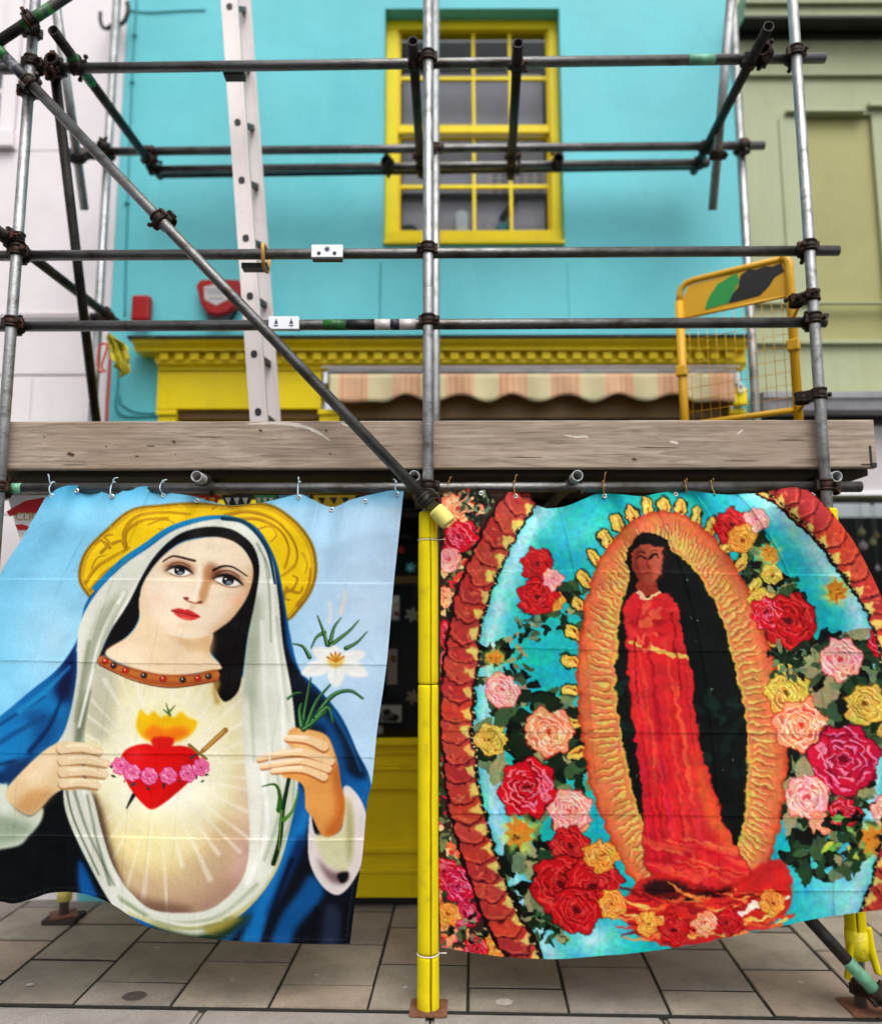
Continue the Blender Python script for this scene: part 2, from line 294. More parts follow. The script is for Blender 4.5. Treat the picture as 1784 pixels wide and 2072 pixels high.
def stone_mesh(name, w, l, h, m, bev=.0035, jit=0):
    rs = random.Random(jit); bm = bmesh.new(); bmesh.ops.create_cube(bm, size=1)
    for q in bm.verts: q.co = Vector((q.co.x*w+rs.uniform(-.002, .002), q.co.y*l+rs.uniform(-.002, .002), (q.co.z-.5)*h))
    bmesh.ops.bevel(bm, geom=[e for e in bm.edges if e.verts[0].co.z > -h*.6 and e.verts[1].co.z > -h*.6], offset=bev, segments=2, affect='EDGES')
    me = bpy.data.meshes.new(name); bm.to_mesh(me); bm.free(); me.materials.append(m); return me
stones = {}
u_k0 = (G(144, 2037)-O).dot(e1)                             # a joint seen in the photograph
for k in range(-9, 18):
    u = u_k0+PW*(k-2)+PW/2; w = .012; n = 0; full = .415
    half = (k-2) % 2 == 0
    while w < 1.75:
        l = .205 if (half and n == 0) else full
        if w+l > 1.16 and w < 1.0: l = max(1.16-w, .1) if 1.16-w > .12 else l
        key = (round(l, 3), (k*7+n*3) % 5)
        if key not in stones: stones[key] = stone_mesh('paving_stone', PW-.012, l-.016, .04, PAVE[key[1]], jit=hash(key) % 1000)
        o = bpy.data.objects.new('paving_stone', stones[key]); COL.objects.link(o); o.parent = pavement
        r = random.Random(k*31+n); o.location = PV(u, w+l/2, r.uniform(-.002, .0025)); o.rotation_euler = (math.atan(SLOPE)+r.uniform(-.004, .004), r.uniform(-.004, .004), math.atan2(e1.y, e1.x))
        w += l; n += 1
kerb = bmesh.new(); 
vs = [PV(-9, -.02, -.02), PV(9, -.02, -.02), PV(9, -.15, -.02), PV(-9, -.15, -.02), PV(-9, -.02, -.2), PV(9, -.02, -.2), PV(9, -.15, -.2), PV(-9, -.15, -.2)]
q = [kerb.verts.new(p) for p in vs]
for f in ((3, 2, 1, 0), (4, 5, 6, 7), (0, 1, 5, 4), (1, 2, 6, 5), (2, 3, 7, 6), (3, 0, 4, 7)): kerb.faces.new([q[i] for i in f])
kerb = tag(finish('kerb', kerb, M['joint']), kind='structure')
ku = (G(403, 2056)-O).dot(e1); kl = (G(869, 2066)-O).dot(e1)-ku
kms = [stone_mesh('kerb_stone', kl-.008, .166, .16, M['kerb'], .014, i) for i in range(2)]
for i in range(-6, 9):
    o = bpy.data.objects.new('kerb_stone', kms[i % 2]); COL.objects.link(o); o.parent = kerb
    o.location = PV(ku+kl*(i+.5), -.085, random.uniform(-.002, .002)); o.rotation_euler = (0, 0, math.atan2(e1.y, e1.x))
for u, w, r, m in ((G(272, 2018), 0, .042, 'stain_dark'), (G(318, 1920), 0, .010, 'gum'), (G(1020, 2030), 0, .030, 'stain_pale'), (G(1400, 2012), 0, .011, 'gum'), (G(470, 1985), 0, .009, 'gum'), (G(640, 1975), 0, .008, 'gum'), (G(1180, 1985), 0, .009, 'gum'), (G(60, 1995), 0, .012, 'gum'), (G(1620, 1990), 0, .013, 'gum'), (G(1290, 2035), 0, .008, 'gum'), (G(820, 2000), 0, .010, 'gum')):
    if m not in M: M[m] = mat('pavement '+m, {'stain_dark': (70, 62, 56), 'gum': (176, 168, 158), 'stain_pale': (160, 152, 142)}[m], .9, var=.2, scale=40)
    bm = bmesh.new(); vs = [bm.verts.new((u.x+r*1.2*math.cos(i*.3927)*(1+.15*noise.noise(Vector((i*1.3, r*90, 0)))), u.y+r*math.sin(i*.3927)*(1+.15*noise.noise(Vector((i*.9, 4, r*70)))), ground_z(u.y)+.0042+SLOPE*r*math.sin(i*.3927))) for i in range(16)]; bm.faces.new(vs); finish('pavement_spot', bm, M[m], pavement)
# mossy dirt in the joints next to the kerb
moss = bmesh.new(); rs = random.Random(3)
for i in range(420):
    u = rs.uniform(-2.2, 2.2); c = PV(u, rs.gauss(.004, .005), -.004); s_ = rs.uniform(.001, .004)
    if rs.random() < .45: c = PV(u_k0+PW*rs.randint(-3, 9)+rs.gauss(0, .003), abs(rs.gauss(0, .25))+.01, -.004)
    b = bmesh.new(); bmesh.ops.create_icosphere(b, subdivisions=1, radius=s_)
    for q in b.verts: q.co = Vector((q.co.x*1.6, q.co.y, q.co.z*.6))*rs.uniform(.8, 1.2)+c
    merge(moss, b)
M['moss'] = mat('joint moss', (36, 38, 18), .95, var=.5, scale=40)
tag(finish('joint_moss', moss, M['moss'], pavement), kind='stuff')

# ================================================================ turquoise house
YW = 4.72; ZT = 7.6
house = thing('painted_house', 'turquoise rendered shop house with a yellow sash window and yellow shopfront cornice', 'building', (0, YW, 0))
hx0, hx1 = P(237, 400, YW).x, P(1506, 600, YW).x
wx0, wz0 = XZ(775, 497, YW); wx1, wz1 = XZ(1131, 16, YW)
YF = 4.66
fx0, fx1 = P(318, 780, YF).x, P(1506, 780, YF).x; shop_top = P(800, 700, YW).z
bm = bmesh.new(); wall_sheet(bm, hx0, hx1, -.2, ZT, YW, .14, [(wx0, wx1, wz0, wz1), (fx0+.004, fx1-.004, -.199, shop_top)])
house_wall = finish('wall', bm, M['teal'], house)
# sash window
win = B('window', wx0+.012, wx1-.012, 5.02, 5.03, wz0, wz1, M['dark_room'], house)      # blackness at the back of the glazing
win['label'] = 'yellow painted sash window with sixteen panes'
yF = YW+.095
jl, jr = P(805, 250, yF).x, P(1113, 250, yF).x; jt, jb = P(950, 58, yF).z, P(950, 470, yF).z
g = .002
for n_, a in (('jamb', (wx0+g, jl, jb+g, jt-g)), ('jamb', (jr, wx1-g, jb+g, jt-g)), ('head', (wx0+g, wx1-g, jt, wz1-g)), ('sill', (wx0+g, wx1-g, wz0+g, jb))):
    bm = bmesh.new(); box(bm, a[0], a[1], yF-(.03 if n_ == 'sill' else 0), yF+.11, a[2], a[3], .004); finish('frame_'+n_, bm, M['yellow'], win)
bm = bmesh.new(); box(bm, wx0+.003, wx1-.003, YW-.025, yF-.032, wz0+.002, wz0+.028, .005); finish('frame_sill', bm, M['yellow'], win)
mz0, mz1 = P(950, 269, yF+.04).z, P(950, 254, yF+.04).z
def sash(z0, z1, y, split, topr, botr):
    th = .035
    bm = bmesh.new(); box(bm, jl+.001, jl+.014, y, y+th, z0, z1); box(bm, jr-.014, jr-.001, y, y+th, z0, z1)
    box(bm, jl+.014, jr-.014, y, y+th, z1-topr, z1); box(bm, jl+.014, jr-.014, y, y+th, z0, z0+botr)
    finish('sash_frame', bm, M['yellow'], win)
    a0, a1, b0, b1 = jl+.014, jr-.014, z0+botr, z1-topr; zs = b0+(b1-b0)*split
    for i in (1, 2, 3):
        x = a0+(a1-a0)*i/4; bm = bmesh.new(); box(bm, x-.0095, x+.0095, y+.002, y+th-.004, b0, b1, .003); finish('glazing_bar', bm, M['yellow'], win)
    bm = bmesh.new(); box(bm, a0, a1, y+.004, y+th-.006, zs-.012, zs+.012, .003); finish('glazing_bar', bm, M['yellow'], win)
    for i in range(4):
        for za, zb in ((b0, zs-.012), (zs+.012, b1)):
            xa, xb = a0+(a1-a0)*i/4+.011, a0+(a1-a0)*(i+1)/4-.011
            bm = bmesh.new(); box(bm, xa, xb, y+.014, y+.018, za, zb); finish('pane', bm, M['glass'], win)
sash(mz0, jt-.002, yF+.03, .51, .004, mz1-mz0); sash(jb+.002, mz0-.004, yF+.068, .50, .012, .016)
# things behind the glass
bl = B('roller_blind', jl+.02, jr-.02, 4.995, 5.005, jb+.03, P(950, 150, 5.0).z, M['blind']); tag(bl, 'grey net blind drawn most of the way up behind the yellow sash window', 'blind')
bx_ = XZ(985, 400, 4.98); by_ = XZ(1112, 342, 4.98)
ps = thing('paper_poster', 'pale pink poster with grey print stuck inside the sash window, lower right', 'poster', (bx_[0], 4.98, bx_[1]))
B('sheet', bx_[0], by_[0], 4.98, 4.984, bx_[1], by_[1], M['pink_paper'], ps)
bm = bmesh.new()
for i, fz in enumerate((.78, .6, .44, .26)):
    for j in range(6):
        xa = bx_[0]+(by_[0]-bx_[0])*(.08+j*.14); box(bm, xa, xa+(by_[0]-bx_[0])*.1, 4.977, 4.9795, bx_[1]+(by_[1]-bx_[1])*(fz-.05), bx_[1]+(by_[1]-bx_[1])*(fz+.05))
finish('print', bm, M['grey_print'], ps)
bm = bmesh.new(); a, b = P(800, 396, 4.965), P(1112, 396, 4.965); tube(bm, a, b, .02, 12); tag(finish('reflection_bar', bm, M['black'], None), 'black bar added as the scaffold reflection across the lower sash window panes', 'rail')  # added bar: reflection of a scaffold tube in the glass, built as geometry
bm = bmesh.new(); a, b = P(1040, 405, 4.955), P(1014, 445, 4.955); tube(bm, a, b, .022, 12); tag(finish('reflection_slant', bm, M['black']), 'black slanting bar added as part of the scaffold reflection in the sash window', 'reflection')  # added bar: slanting part of the same scaffold reflection
for nm, lb, ct, x0, x1, y1, m in (('white_carton', 'white carton standing on the sill inside the sash window', 'carton', 922, 947, 432, 'white'), ('pink_bottle', 'small pink bottle on the sill inside the sash window', 'bottle', 981, 997, 447, 'pink_paper'), ('green_cloth', 'folded turquoise cloth on the sill inside the sash window', 'cloth', 1003, 1034, 452, 'teal_dark'), ('black_bag', 'low black bag lying at the left end of the inner window sill', 'bag', 800, 850, 457, 'black')):
    a, b = XZ(x0, 473, 4.94), XZ(x1, y1, 4.94); r = (b[0]-a[0])/2; cx_ = (a[0]+b[0])/2
    bm = bmesh.new()
    if nm == 'white_carton': box(bm, a[0], b[0], 4.93, 4.97, jb+.004, b[1], .004); prism(bm, [(a[0], b[1]), (b[0], b[1]), (cx_+r*.2, b[1]+.02), (cx_-r*.2, b[1]+.02)], 4.935, 4.965)
    elif nm == 'pink_bottle':
        h = b[1]-jb; pr = [(0, r), (h*.6, r), (h*.75, r*.45), (h, r*.4)]
        for (za, ra), (zb, rb) in zip(pr, pr[1:]):
            bmesh.ops.create_cone(bm, segments=14, radius1=ra, radius2=rb, depth=zb-za, cap_ends=True, matrix=Matrix.Translation((cx_, 4.95, jb+.004+(za+zb)/2)))
    else:
        bmesh.ops.create_icosphere(bm, subdivisions=2, radius=1)
        for q in bm.verts:
            q.co = Vector((cx_+q.co.x*r*(1+.15*noise.noise(q.co*2)), 4.945+q.co.y*.02, jb+.006+(q.co.z+1)*.5*(b[1]-jb)*(1+.2*noise.noise(q.co*3+Vector((r, 0, 0))))))
    tag(finish(nm, bm, M[m]), lb, ct)
# shopfront: cornice, dentils, fascia, pilasters, awning box, stall riser
def zf(py, Y): return P(900, py, Y).z
cx0, cx1 = P(266, 690, 4.53).x, P(1519, 690, 4.53).x
bm = bmesh.new(); profile_x(bm, [(YW-.002, zf(683, 4.52)), (4.515, zf(683, 4.515)), (4.51, zf(677, 4.51)), (YW-.002, zf(671, 4.51)+.03)], cx0-.02, cx1+.012); finish('lead_flashing', bm, M['lead'], house)
bm = bmesh.new(); profile_x(bm, [(YW-.001, zf(684, 4.53)), (4.53, zf(684, 4.53)), (4.53, zf(689, 4.53)), (4.545, zf(693, 4.545)), (4.57, zf(700, 4.57)), (4.575, zf(704, 4.575)), (4.575, zf(708, 4.575)), (4.60, zf(709, 4.6)), (YW-.001, zf(709, 4.6))], cx0, cx1); cor = finish('cornice', bm, M['yellow'], house)
dx0, dx1 = P(312, 715, 4.62).x, P(1510, 715, 4.62).x
B('dentil_band', dx0, dx1, 4.63, YW-.001, zf(729, 4.63), zf(709, 4.6)-.001, M['yellow'], cor)
dp = (P(1000, 718, 4.59).x-P(969, 718, 4.59).x); dw = dp*.56; d0 = P(322, 718, 4.59).x; dm = None
for i in range(39):
    x = d0+dp*i
    if x+dw > dx1: break
    if dm is None:
        bm = bmesh.new(); box(bm, 0, dw, 4.595, 4.629, zf(727, 4.6), zf(711, 4.6), .002); dm = finish('dentil', bm, M['yellow'], cor); dm.location.x = x
    else:
        c = dm.copy(); COL.objects.link(c); c.location.x = x
bm = bmesh.new(); profile_x(bm, [(YW-.001, zf(729, 4.63)-.001), (4.612, zf(729, 4.612)-.001), (4.612, zf(733, 4.612)), (4.63, zf(738, 4.63)), (4.645, zf(742, 4.645)), (4.645, zf(747, 4.645)), (YW-.001, zf(747, 4.645))], P(316, 735, 4.61).x, dx1-.004); finish('bed_mould', bm, M['yellow'], cor)
fr_ = P(650, 780, YF).x
bm = bmesh.new(); box(bm, fx0, fr_, YF, YW+.1, zf(826, YF), zf(748, YF), .003); finish('fascia', bm, M['yellow'], house)
ptop = zf(826, YF)-.002
for a, b in ((319, 356), (646, 686), (1477, 1506)):
    bm = bmesh.new(); x0, x1 = P(a, 840, YF).x, P(b, 840, YF).x
    box(bm, x0, x1, YF+.004, YW+.1, 0.02, ptop, .004); box(bm, x0-.008, x1+.006, YF-.012, YF+.003, ptop-.035, ptop-.006, .003); box(bm, x0-.01, x1+.008, YF-.02, YF+.003, .03, .32, .004); finish('pilaster', bm, M['yellow'], house)
bm = bmesh.new(); box(bm, P(1476, 800, YF).x, P(1506, 800, YF).x, YF-.05, YF+.004, zf(824, YF), zf(790, YF), .01); finish('console', bm, M['yellow'], house)
B('transom', P(357, 835, 4.72).x, P(645, 835, 4.72).x, 4.70, 4.80, zf(846, 4.7), ptop, M['brown'], house)
B('transom', P(688, 835, 4.72).x, P(1476, 835, 4.72).x, 4.70, 4.80, zf(846, 4.7), zf(800, 4.7), M['brown'], house)
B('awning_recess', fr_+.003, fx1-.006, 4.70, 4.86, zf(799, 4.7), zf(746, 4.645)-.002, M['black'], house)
bm = bmesh.new(); box(bm, fr_+.004, fx1-.03, 4.635, 4.66, zf(744, 4.635), zf(739.5, 4.635)); finish('trim_strip', bm, M['white_wall'], house)
# the shop: window, glass, riser
rx0, rx1 = P(688, 1600, 4.62).x, P(1476, 1600, 4.62).x
zr1, zr0 = zf(1497, 4.62), zf(1815, 4.60)
rz = lambda z6y: zf(1461.2+z6y*.3356, 4.62)
riser = B('stall_riser', rx0, rx1, 4.64, 4.70, zr0, zr1-.02, M['yellow'], house)
for ya, yb, yy in ((97, 135, 4.585), (190, 200, 4.615), (270, 286, 4.60), (391, 404, 4.612), (750, 784, 4.60), (880, 908, 4.60)):
    bm = bmesh.new(); box(bm, rx0+.001, rx1-.001, yy, 4.638, rz(yb), rz(ya), .005); finish('moulding', bm, M['yellow'], riser)
for ya, yb, yy in ((136, 189, 4.622), (201, 269, 4.626), (287, 390, 4.618), (785, 879, 4.618), (909, 1054, 4.606)):
    bm = bmesh.new(); box(bm, rx0+.002, rx1-.002, yy, 4.639, rz(yb), rz(ya), .003); finish('rail', bm, M['yellow'], riser)
B('plinth', P(355, 1825, 4.66).x, rx1, 4.66, 4.75, -.1, zr0-.002, M['black'], house)
bm = bmesh.new(); box(bm, rx0, rx1, 4.715, 4.721, zr1, zf(846, 4.72)); finish('shop_pane', bm, M['glass'], house)
bm = bmesh.new(); x0, x1 = P(357, 900, 4.75).x, P(645, 900, 4.75).x; box(bm, x0, x1, 4.78, 4.83, .06, zf(846, 4.75), .004)
for i in range(2): box(bm, x0+.06+i*(x1-x0)/2.05, x0+(x1-x0)*.44+i*(x1-x0)/2.05, 4.765, 4.779, .25, 1.0, .01)
dr = finish('door', bm, M['yellow'], house)
bm = bmesh.new(); box(bm, x0-.03, x1+.03, 4.6, 5.0, -.1, .055, .006); finish('doorstep', bm, M['stone_grey'], house)
for n_, a in (('room_back', (hx0+.16, hx1-.16, 5.9, 5.95, 0, 2.6)), ('room_floor', (hx0+.16, hx1-.16, 4.86, 5.9, .02, .05)), ('room_ceiling', (hx0+.16, hx1-.16, 4.87, 5.9, 2.45, 2.5)), ('room_side', (hx0+.1, hx0+.15, 4.87, 5.95, .02, 2.6)), ('room_side', (hx1-.15, hx1-.1, 4.87, 5.95, .02, 2.6))):
    B(n_, *a, M['dark_room'], house)
B('window_bed', rx0, rx1, 4.73, 5.3, zr1-.06, zr1-.02, M['brown'], house)
sh = B('display_shelf', P(700, 1170, 4.8).x, rx1-.1, 4.80, 5.0, zf(1180, 4.8), zf(1166, 4.8), M['brown']); tag(sh, 'brown wooden display shelf inside the dark shop window', 'shelf')
# goods in the shop window
def zz(z): return 417.5+z*.3356
def zy(z): return 974.4+z*.3356
def card(nm, lb, ct, x0, x1, y0, y1, m, Y=4.86, extra=None):
    a, b = XZ(zz(x0), zy(y1), Y), XZ(zz(x1), zy(y0), Y)
    t = thing(nm, lb, ct, (a[0], Y, a[1])); B('card', a[0], b[0], Y, Y+.012, a[1], b[1], M[m], t, .002)
    if extra: extra(t, a, b, Y)
def blobs(n, ms, seed):
    def f(t, a, b, Y):
        r = random.Random(seed)
        for i in range(n):
            bm = bmesh.new(); bmesh.ops.create_icosphere(bm, subdivisions=2, radius=1); s_ = (b[0]-a[0])*r.uniform(.16, .3); c = Vector((r.uniform(a[0]+s_, b[0]-s_), Y-.004, a[1]+(b[1]-a[1])*r.uniform(.2, .8)))
            for q in bm.verts: q.co = Vector((q.co.x*s_, q.co.y*.008, q.co.z*s_*.8*(1+.3*noise.noise(q.co*2+c*9))))+c
            finish('printed_flower', bm, M[ms[i % len(ms)]], t, True)
    return f
card('greeting_card', 'white card with a red and yellow flower in the shop window', 'card', 1115, 1162, 688, 835, 'white', 4.86, blobs(4, ['red', 'red', 'rag'], 2))
card('cream_card', 'tall cream card with brown marks in the shop window', 'card', 1088, 1150, 1010, 1225, 'pink_paper', 4.86, blobs(3, ['brown', 'brass'], 5))
card('lace_card', 'ragged white lace card low in the shop window', 'card', 1050, 1175, 1350, 1452, 'white', 4.88, blobs(5, ['black', 'grey_print'], 7))
def flower(nm, lb, cx_, cy_, r, m, mc, Y=4.84, n=6):
    c = P(zz(cx_), zy(cy_), Y); r *= .3356/340; t = thing(nm, lb, 'flower', c)
    for i in range(n):
        a = i*6.283/n+.3; bm = bmesh.new(); bmesh.ops.create_icosphere(bm, subdivisions=1, radius=1)
        for q in bm.verts:
            u = q.co.x*r*.55+r*.6; w_ = q.co.z*r*.26; q.co = c+Vector((u*math.cos(a)-w_*math.sin(a), q.co.y*r*.08-.1*u, u*math.sin(a)+w_*math.cos(a)))
        finish('petal', bm, M[m], t, True)
    bm = bmesh.new(); bmesh.ops.create_icosphere(bm, subdivisions=1, radius=r*.25, matrix=Matrix.Translation(c)); finish('flower_centre', bm, M[mc], t, True)
flower('white_flower', 'white paper flower inside the dark shop window beside the pole', 1240, 805, 42, 'white', 'rag'); flower('pale_flower', 'pale blossom below the shelf in the dark shop window', 1230, 520, 30, 'teal', 'white'); flower('red_flower', 'red blossom high in the dark shop window', 1170, 412, 24, 'red', 'black'); flower('cream_flower', 'cream blossom low in the dark shop window by the pole', 1245, 1300, 40, 'pink_paper', 'rag')
c = P(zz(1042), zy(1500), 4.84); bd = thing('round_badge', 'round white badge at the bottom of the shop window', 'badge', c)
for r, y, m, n_ in ((.026, .004, 'white', 'badge_disc'), (.022, .0015, 'black', 'badge_ring'), (.018, -.001, 'white', 'badge_face')):
    bm = bmesh.new(); tube(bm, c+Vector((0, y, 0)), c+Vector((0, y+.004, 0)), r, 24); finish(n_, bm, M[m], bd)
# awning: folded, only the scalloped valance shows
aw = thing('shop_awning', 'folded awning with scalloped valance striped in orange and cream', 'awning', (P(667, 760, 4.6).x, 4.6, zf(760, 4.6)))
bm = bmesh.new(); a, b = P(664, 752, 4.61), P(1486, 752, 4.61); tube(bm, a, b, .018, 14); finish('front_rail', bm, M['stone_grey'], aw)
OR = [mat('awning orange', (210, 162, 126), .85, var=.06), mat('awning pale orange', (216, 180, 146), .85, var=.05), mat('awning cream', (204, 193, 152), .85, var=.06), mat('awning ochre', (190, 140, 100), .85, var=.06)]
bm = bmesh.new(); ax0, ax1 = a.x+.01, b.x-.01; n = 330; rows = 6; zt = zf(757, 4.6); grid = []; ppx = (ax1-ax0)/(1483-667)
for i in range(n+1):
    x = ax0+(ax1-ax0)*i/n; px = 667+(x-ax0)/ppx; ph = (px-983)/107.0       # scallops hang lowest in the middle of each cream stripe
    low = 814-7.5*(1-math.cos(6.2832*ph)) if 760 < px < 1400 else 814; col_ = []
    for j in range(rows+1):
        f = j/rows; col_.append(bm.verts.new((x, 4.592+.012*f*math.sin(px*.09)+.006*f*math.sin(px*.023+1), zt+(zf(low, 4.6)-zt)*f)))
    grid.append(col_)
for i in range(n):
    px = 667+(ax0+(ax1-ax0)*(i+.5)/n-ax0)/ppx; ph = ((px-983)/107.0+.5) % 1; d = abs(ph-.5)
    mi = 2 if d < .24 else (0, 1, 0, 3, 0, 1, 0)[int(px*.55) % 7]
    if .215 < d < .24: mi = 1
    for j in range(rows):
        fq = bm.faces.new((grid[i][j], grid[i][j+1], grid[i+1][j+1], grid[i+1][j])); fq.material_index = mi; fq.smooth = True
vo = finish('valance', bm, OR, aw); sm = vo.modifiers.new('thickness', 'SOLIDIFY'); sm.thickness = .004
for px in (660, 1490):
    c = P(px, 764, 4.62); bm = bmesh.new(); box(bm, c.x-.015, c.x+.012, 4.60, 4.68, c.z-.04, c.z+.03, .004); finish('end_bracket', bm, M['white'], aw)
c = P(1185.8+930*.3356, 487+890*.3356, 4.6); bm = bmesh.new(); path_tube(bm, [c+Vector((.016*math.cos(t*.5236), 0, .026*math.sin(t*.5236))) for t in range(13)], .006); path_tube(bm, [c+Vector((0, .0, .026)), c+Vector((-.01, .02, .1))], .006); finish('crank_eye', bm, M['white'], aw)

# ================================================================ pale house on the left
YL = 4.75
pale = thing('pale_house', 'pale pinkish white rendered house front left of the turquoise house', 'building', (-4, YL, 0))
px1 = hx0-.004; lz = lambda y: P(100, y, YL).z
wa, wb = XZ(-180, 270, YL), XZ(14, 84, YL)
bm = bmesh.new(); wall_sheet(bm, -6.5, px1, -.2, ZT, YL+.012, .3, [(wa[0], wb[0], wa[1], wb[1])]); finish('wall', bm, M['white_wall'], pale)
pt = P(64, 800, YL).x
for x0, x1, z0, z1 in ((-5, px1-.001, lz(634), wa[1]-.12), (wb[0]+.10, px1-.001, wa[1]-.115, lz(-700)), (-5, px1-.001, lz(757), lz(646)), (pt+.006, px1-.001, lz(1040), lz(764)), (-5, pt-.006, lz(1040), lz(764)), (pt+.006, px1-.001, lz(1400), lz(1045)), (-5, pt-.006, lz(1400), lz(1045)), (-5, px1-.001, lz(1840), lz(1406))):
    bm = bmesh.new(); box(bm, x0, x1, YL, YL+.014, z0, z1, .004); finish('render_panel', bm, M['white_wall'], pale)
bm = bmesh.new(); profile_x(bm, [(YL+.013, lz(646)), (YL-.012, lz(645)), (YL-.02, lz(638)), (YL+.013, lz(635))], -5, px1-.002); finish('string_course', bm, M['white_wall'], pale)
arch = P(45, 300, YL).x
bm = bmesh.new(); box(bm, wb[0]+.004, wb[0]+.095, YL-.025, YL+.02, wa[1]-.1, wb[1]+.4, .004); box(bm, wa[0], wb[0]+.11, YL-.05, YL+.02, wa[1]-.11, wa[1]-.105+.1, .004); finish('architrave', bm, M['white_wall'], pale)
sw = B('sash_window', wa[0], wb[0], YL+.20, YL+.22, wa[1], wb[1], M['blind'], pale)
bm = bmesh.new(); box(bm, wb[0]-.04, wb[0]-.001, YL+.09, YL+.14, wa[1], wb[1]); box(bm, wa[0], wb[0]-.04, YL+.1, YL+.13, (wa[1]+wb[1])/2+.03, (wa[1]+wb[1])/2+.06); box(bm, wa[0], wb[0]-.04, YL+.1, YL+.13, wb[1]-.03, wb[1]); finish('frame', bm, M['white'], sw)
bm = bmesh.new(); box(bm, wa[0], wb[0]-.04, YL+.12, YL+.124, wa[1], wb[1]); finish('pane', bm, M['glass'], sw)
bm = bmesh.new(); box(bm, P(229, 300, YL).x, px1-.001, YL-.022, YL-.001, -.1, ZT-.1, .004); finish('quoin_strip', bm, M['white_wall'], pale)

# ================================================================ green house on the right
YG = 4.72
green = thing('green_house', 'sage green panelled house front right of the turquoise house', 'building', (3.5, YG, 0))
gx0, gx1 = hx1+.004, 6.5; gz = lambda y, Y=YG: P(1650, y, Y).z
pa, pb = P(1632, 400, YG).x, P(1776, 400, YG).x
bm = bmesh.new(); wall_sheet(bm, gx0, gx1, -.2, ZT, YG, .25, [(pa, pb, gz(690), gz(231)), (P(1560, 1100, YG).x, gx1-.3, gz(1700), gz(1006))]); finish('wall', bm, M['olive'], green)
bm = bmesh.new(); box(bm, pa, pb, YG+.03, YG+.06, gz(690), gz(231)); finish('recessed_panel', bm, M['olive_panel'], green)
bm = bmesh.new(); box(bm, gx0+.001, gx1, YG-.03, YG-.001, gz(157), gz(74), .002); finish('frieze', bm, M['olive'], green)
bm = bmesh.new(); box(bm, gx0+.02, gx1, YG-.06, YG-.001, gz(73.5, YG-.06), gz(30, 4.53)-.014); box(bm, gx0+.02, gx1, 4.533, YG-.001, gz(30, 4.53)-.013, gz(30, 4.53)-.001); finish('cornice_shade_board', bm, M['black'], green)  # black boards added under the cornice: its underside shade put into colour
bm = bmesh.new(); profile_x(bm, [(YG-.001, gz(30, 4.53)), (4.53, gz(30, 4.53)), (4.53, gz(10, 4.53)), (4.50, gz(4, 4.5)), (4.50, gz(-12, 4.5)), (4.46, gz(-30, 4.46)), (YG-.001, gz(-36, 4.46))], gx0+.02, gx1); cg = finish('cornice', bm, M['olive'], green)
for xa, xb, ya, yb in ((1587, 1745, 227, 232), (1753, 2100, 213, 221)):
    bm = bmesh.new(); box(bm, P(xa, 230, YG).x, P(xb, 230, YG).x, YG-.04, YG-.001, gz(yb), gz(ya), .003); finish('panel_moulding', bm, M['olive'], green)
bm = bmesh.new(); box(bm, P(1590, 500, YG).x, P(1623, 500, YG).x, YG-.01, YG-.001, gz(690), gz(240), .002); finish('pilaster', bm, M['olive'], green)
for y, h in ((618, 3), (698, 7)):
    bm = bmesh.new(); box(bm, gx0+.002, gx1, YG-.035, YG-.001, gz(y), gz(y-h), .002); finish('string_course', bm, M['olive'], green)
lx = P(1545, 800, 4.52).x
bm = bmesh.new(); profile_x(bm, [(YG-.001, gz(829, 4.54)), (4.545, gz(829, 4.545)), (4.535, gz(812, 4.535)), (4.53, gz(808, 4.53)), (4.52, gz(804, 4.52)), (4.52, gz(792, 4.52)), (YG-.001, gz(782, 4.52))], lx, gx1); finish('stone_ledge', bm, M['stone_grey'], green)
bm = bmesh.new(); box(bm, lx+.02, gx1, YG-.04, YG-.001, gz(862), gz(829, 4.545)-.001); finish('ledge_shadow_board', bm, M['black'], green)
bm = bmesh.new(); box(bm, lx+.03, gx1, YG-.02, YG-.001, gz(993), gz(863), .003); finish('shop_fascia', bm, M['lilac'], green)
bm = bmesh.new(); box(bm, lx+.03, gx1, YG-.035, YG-.001, gz(1004), gz(994), .002); finish('white_strip', bm, M['white'], green)
gw = B('shop_window', P(1560, 1100, YG).x, gx1-.3, YG+.9, YG+.92, gz(1700), gz(1006), M['dark_room'], green)
bm = bmesh.new(); box(bm, P(1560, 1100, YG).x+.001, gx1-.302, YG+.05, YG+.056, gz(1700)+.002, gz(1006)-.002); finish('pane', bm, M['glass'], gw)
for i, (x, y, r, m) in enumerate(((1743, 1077, .022, 'cream_cloth'), (1746, 1105, .026, 'pink_paper'), (1766, 1097, .02, 'cream_cloth'), (1773, 1084, .017, 'brass'), (1740, 1145, .013, 'teal'), (1775, 1150, .015, 'pink_paper'), (1764, 1018, .014, 'green_paint'))):
    c = P(x, y, YG+.35); t = thing('hanging_bauble', ['large cream bauble above a pink one in the right shop window', 'pink bauble, the largest in the right shop window', 'cream bauble right of the pink one in the right shop window', 'tan bauble by the picture edge in the right shop window', 'small turquoise bauble low in the right shop window', 'small pink bauble lowest at the picture edge in the right shop window', 'small green bauble highest in the right shop window'][i], 'bauble', c, 'baubles hanging in the right shop window')
    bm = bmesh.new(); bmesh.ops.create_uvsphere(bm, u_segments=16, v_segments=10, radius=r, matrix=Matrix.Translation(c)); finish('bauble_ball', bm, M[m], t, True)
    bm = bmesh.new(); tube(bm, c+Vector((0, 0, r*.9)), c+Vector((0, 0, r+.012)), r*.25, 10); path_tube(bm, [c+Vector((0, 0, r+.01)), c+Vector((0, 0, .4+.1*(i % 3)))], .0012, 5); finish('bauble_cap', bm, M['chrome'], t)
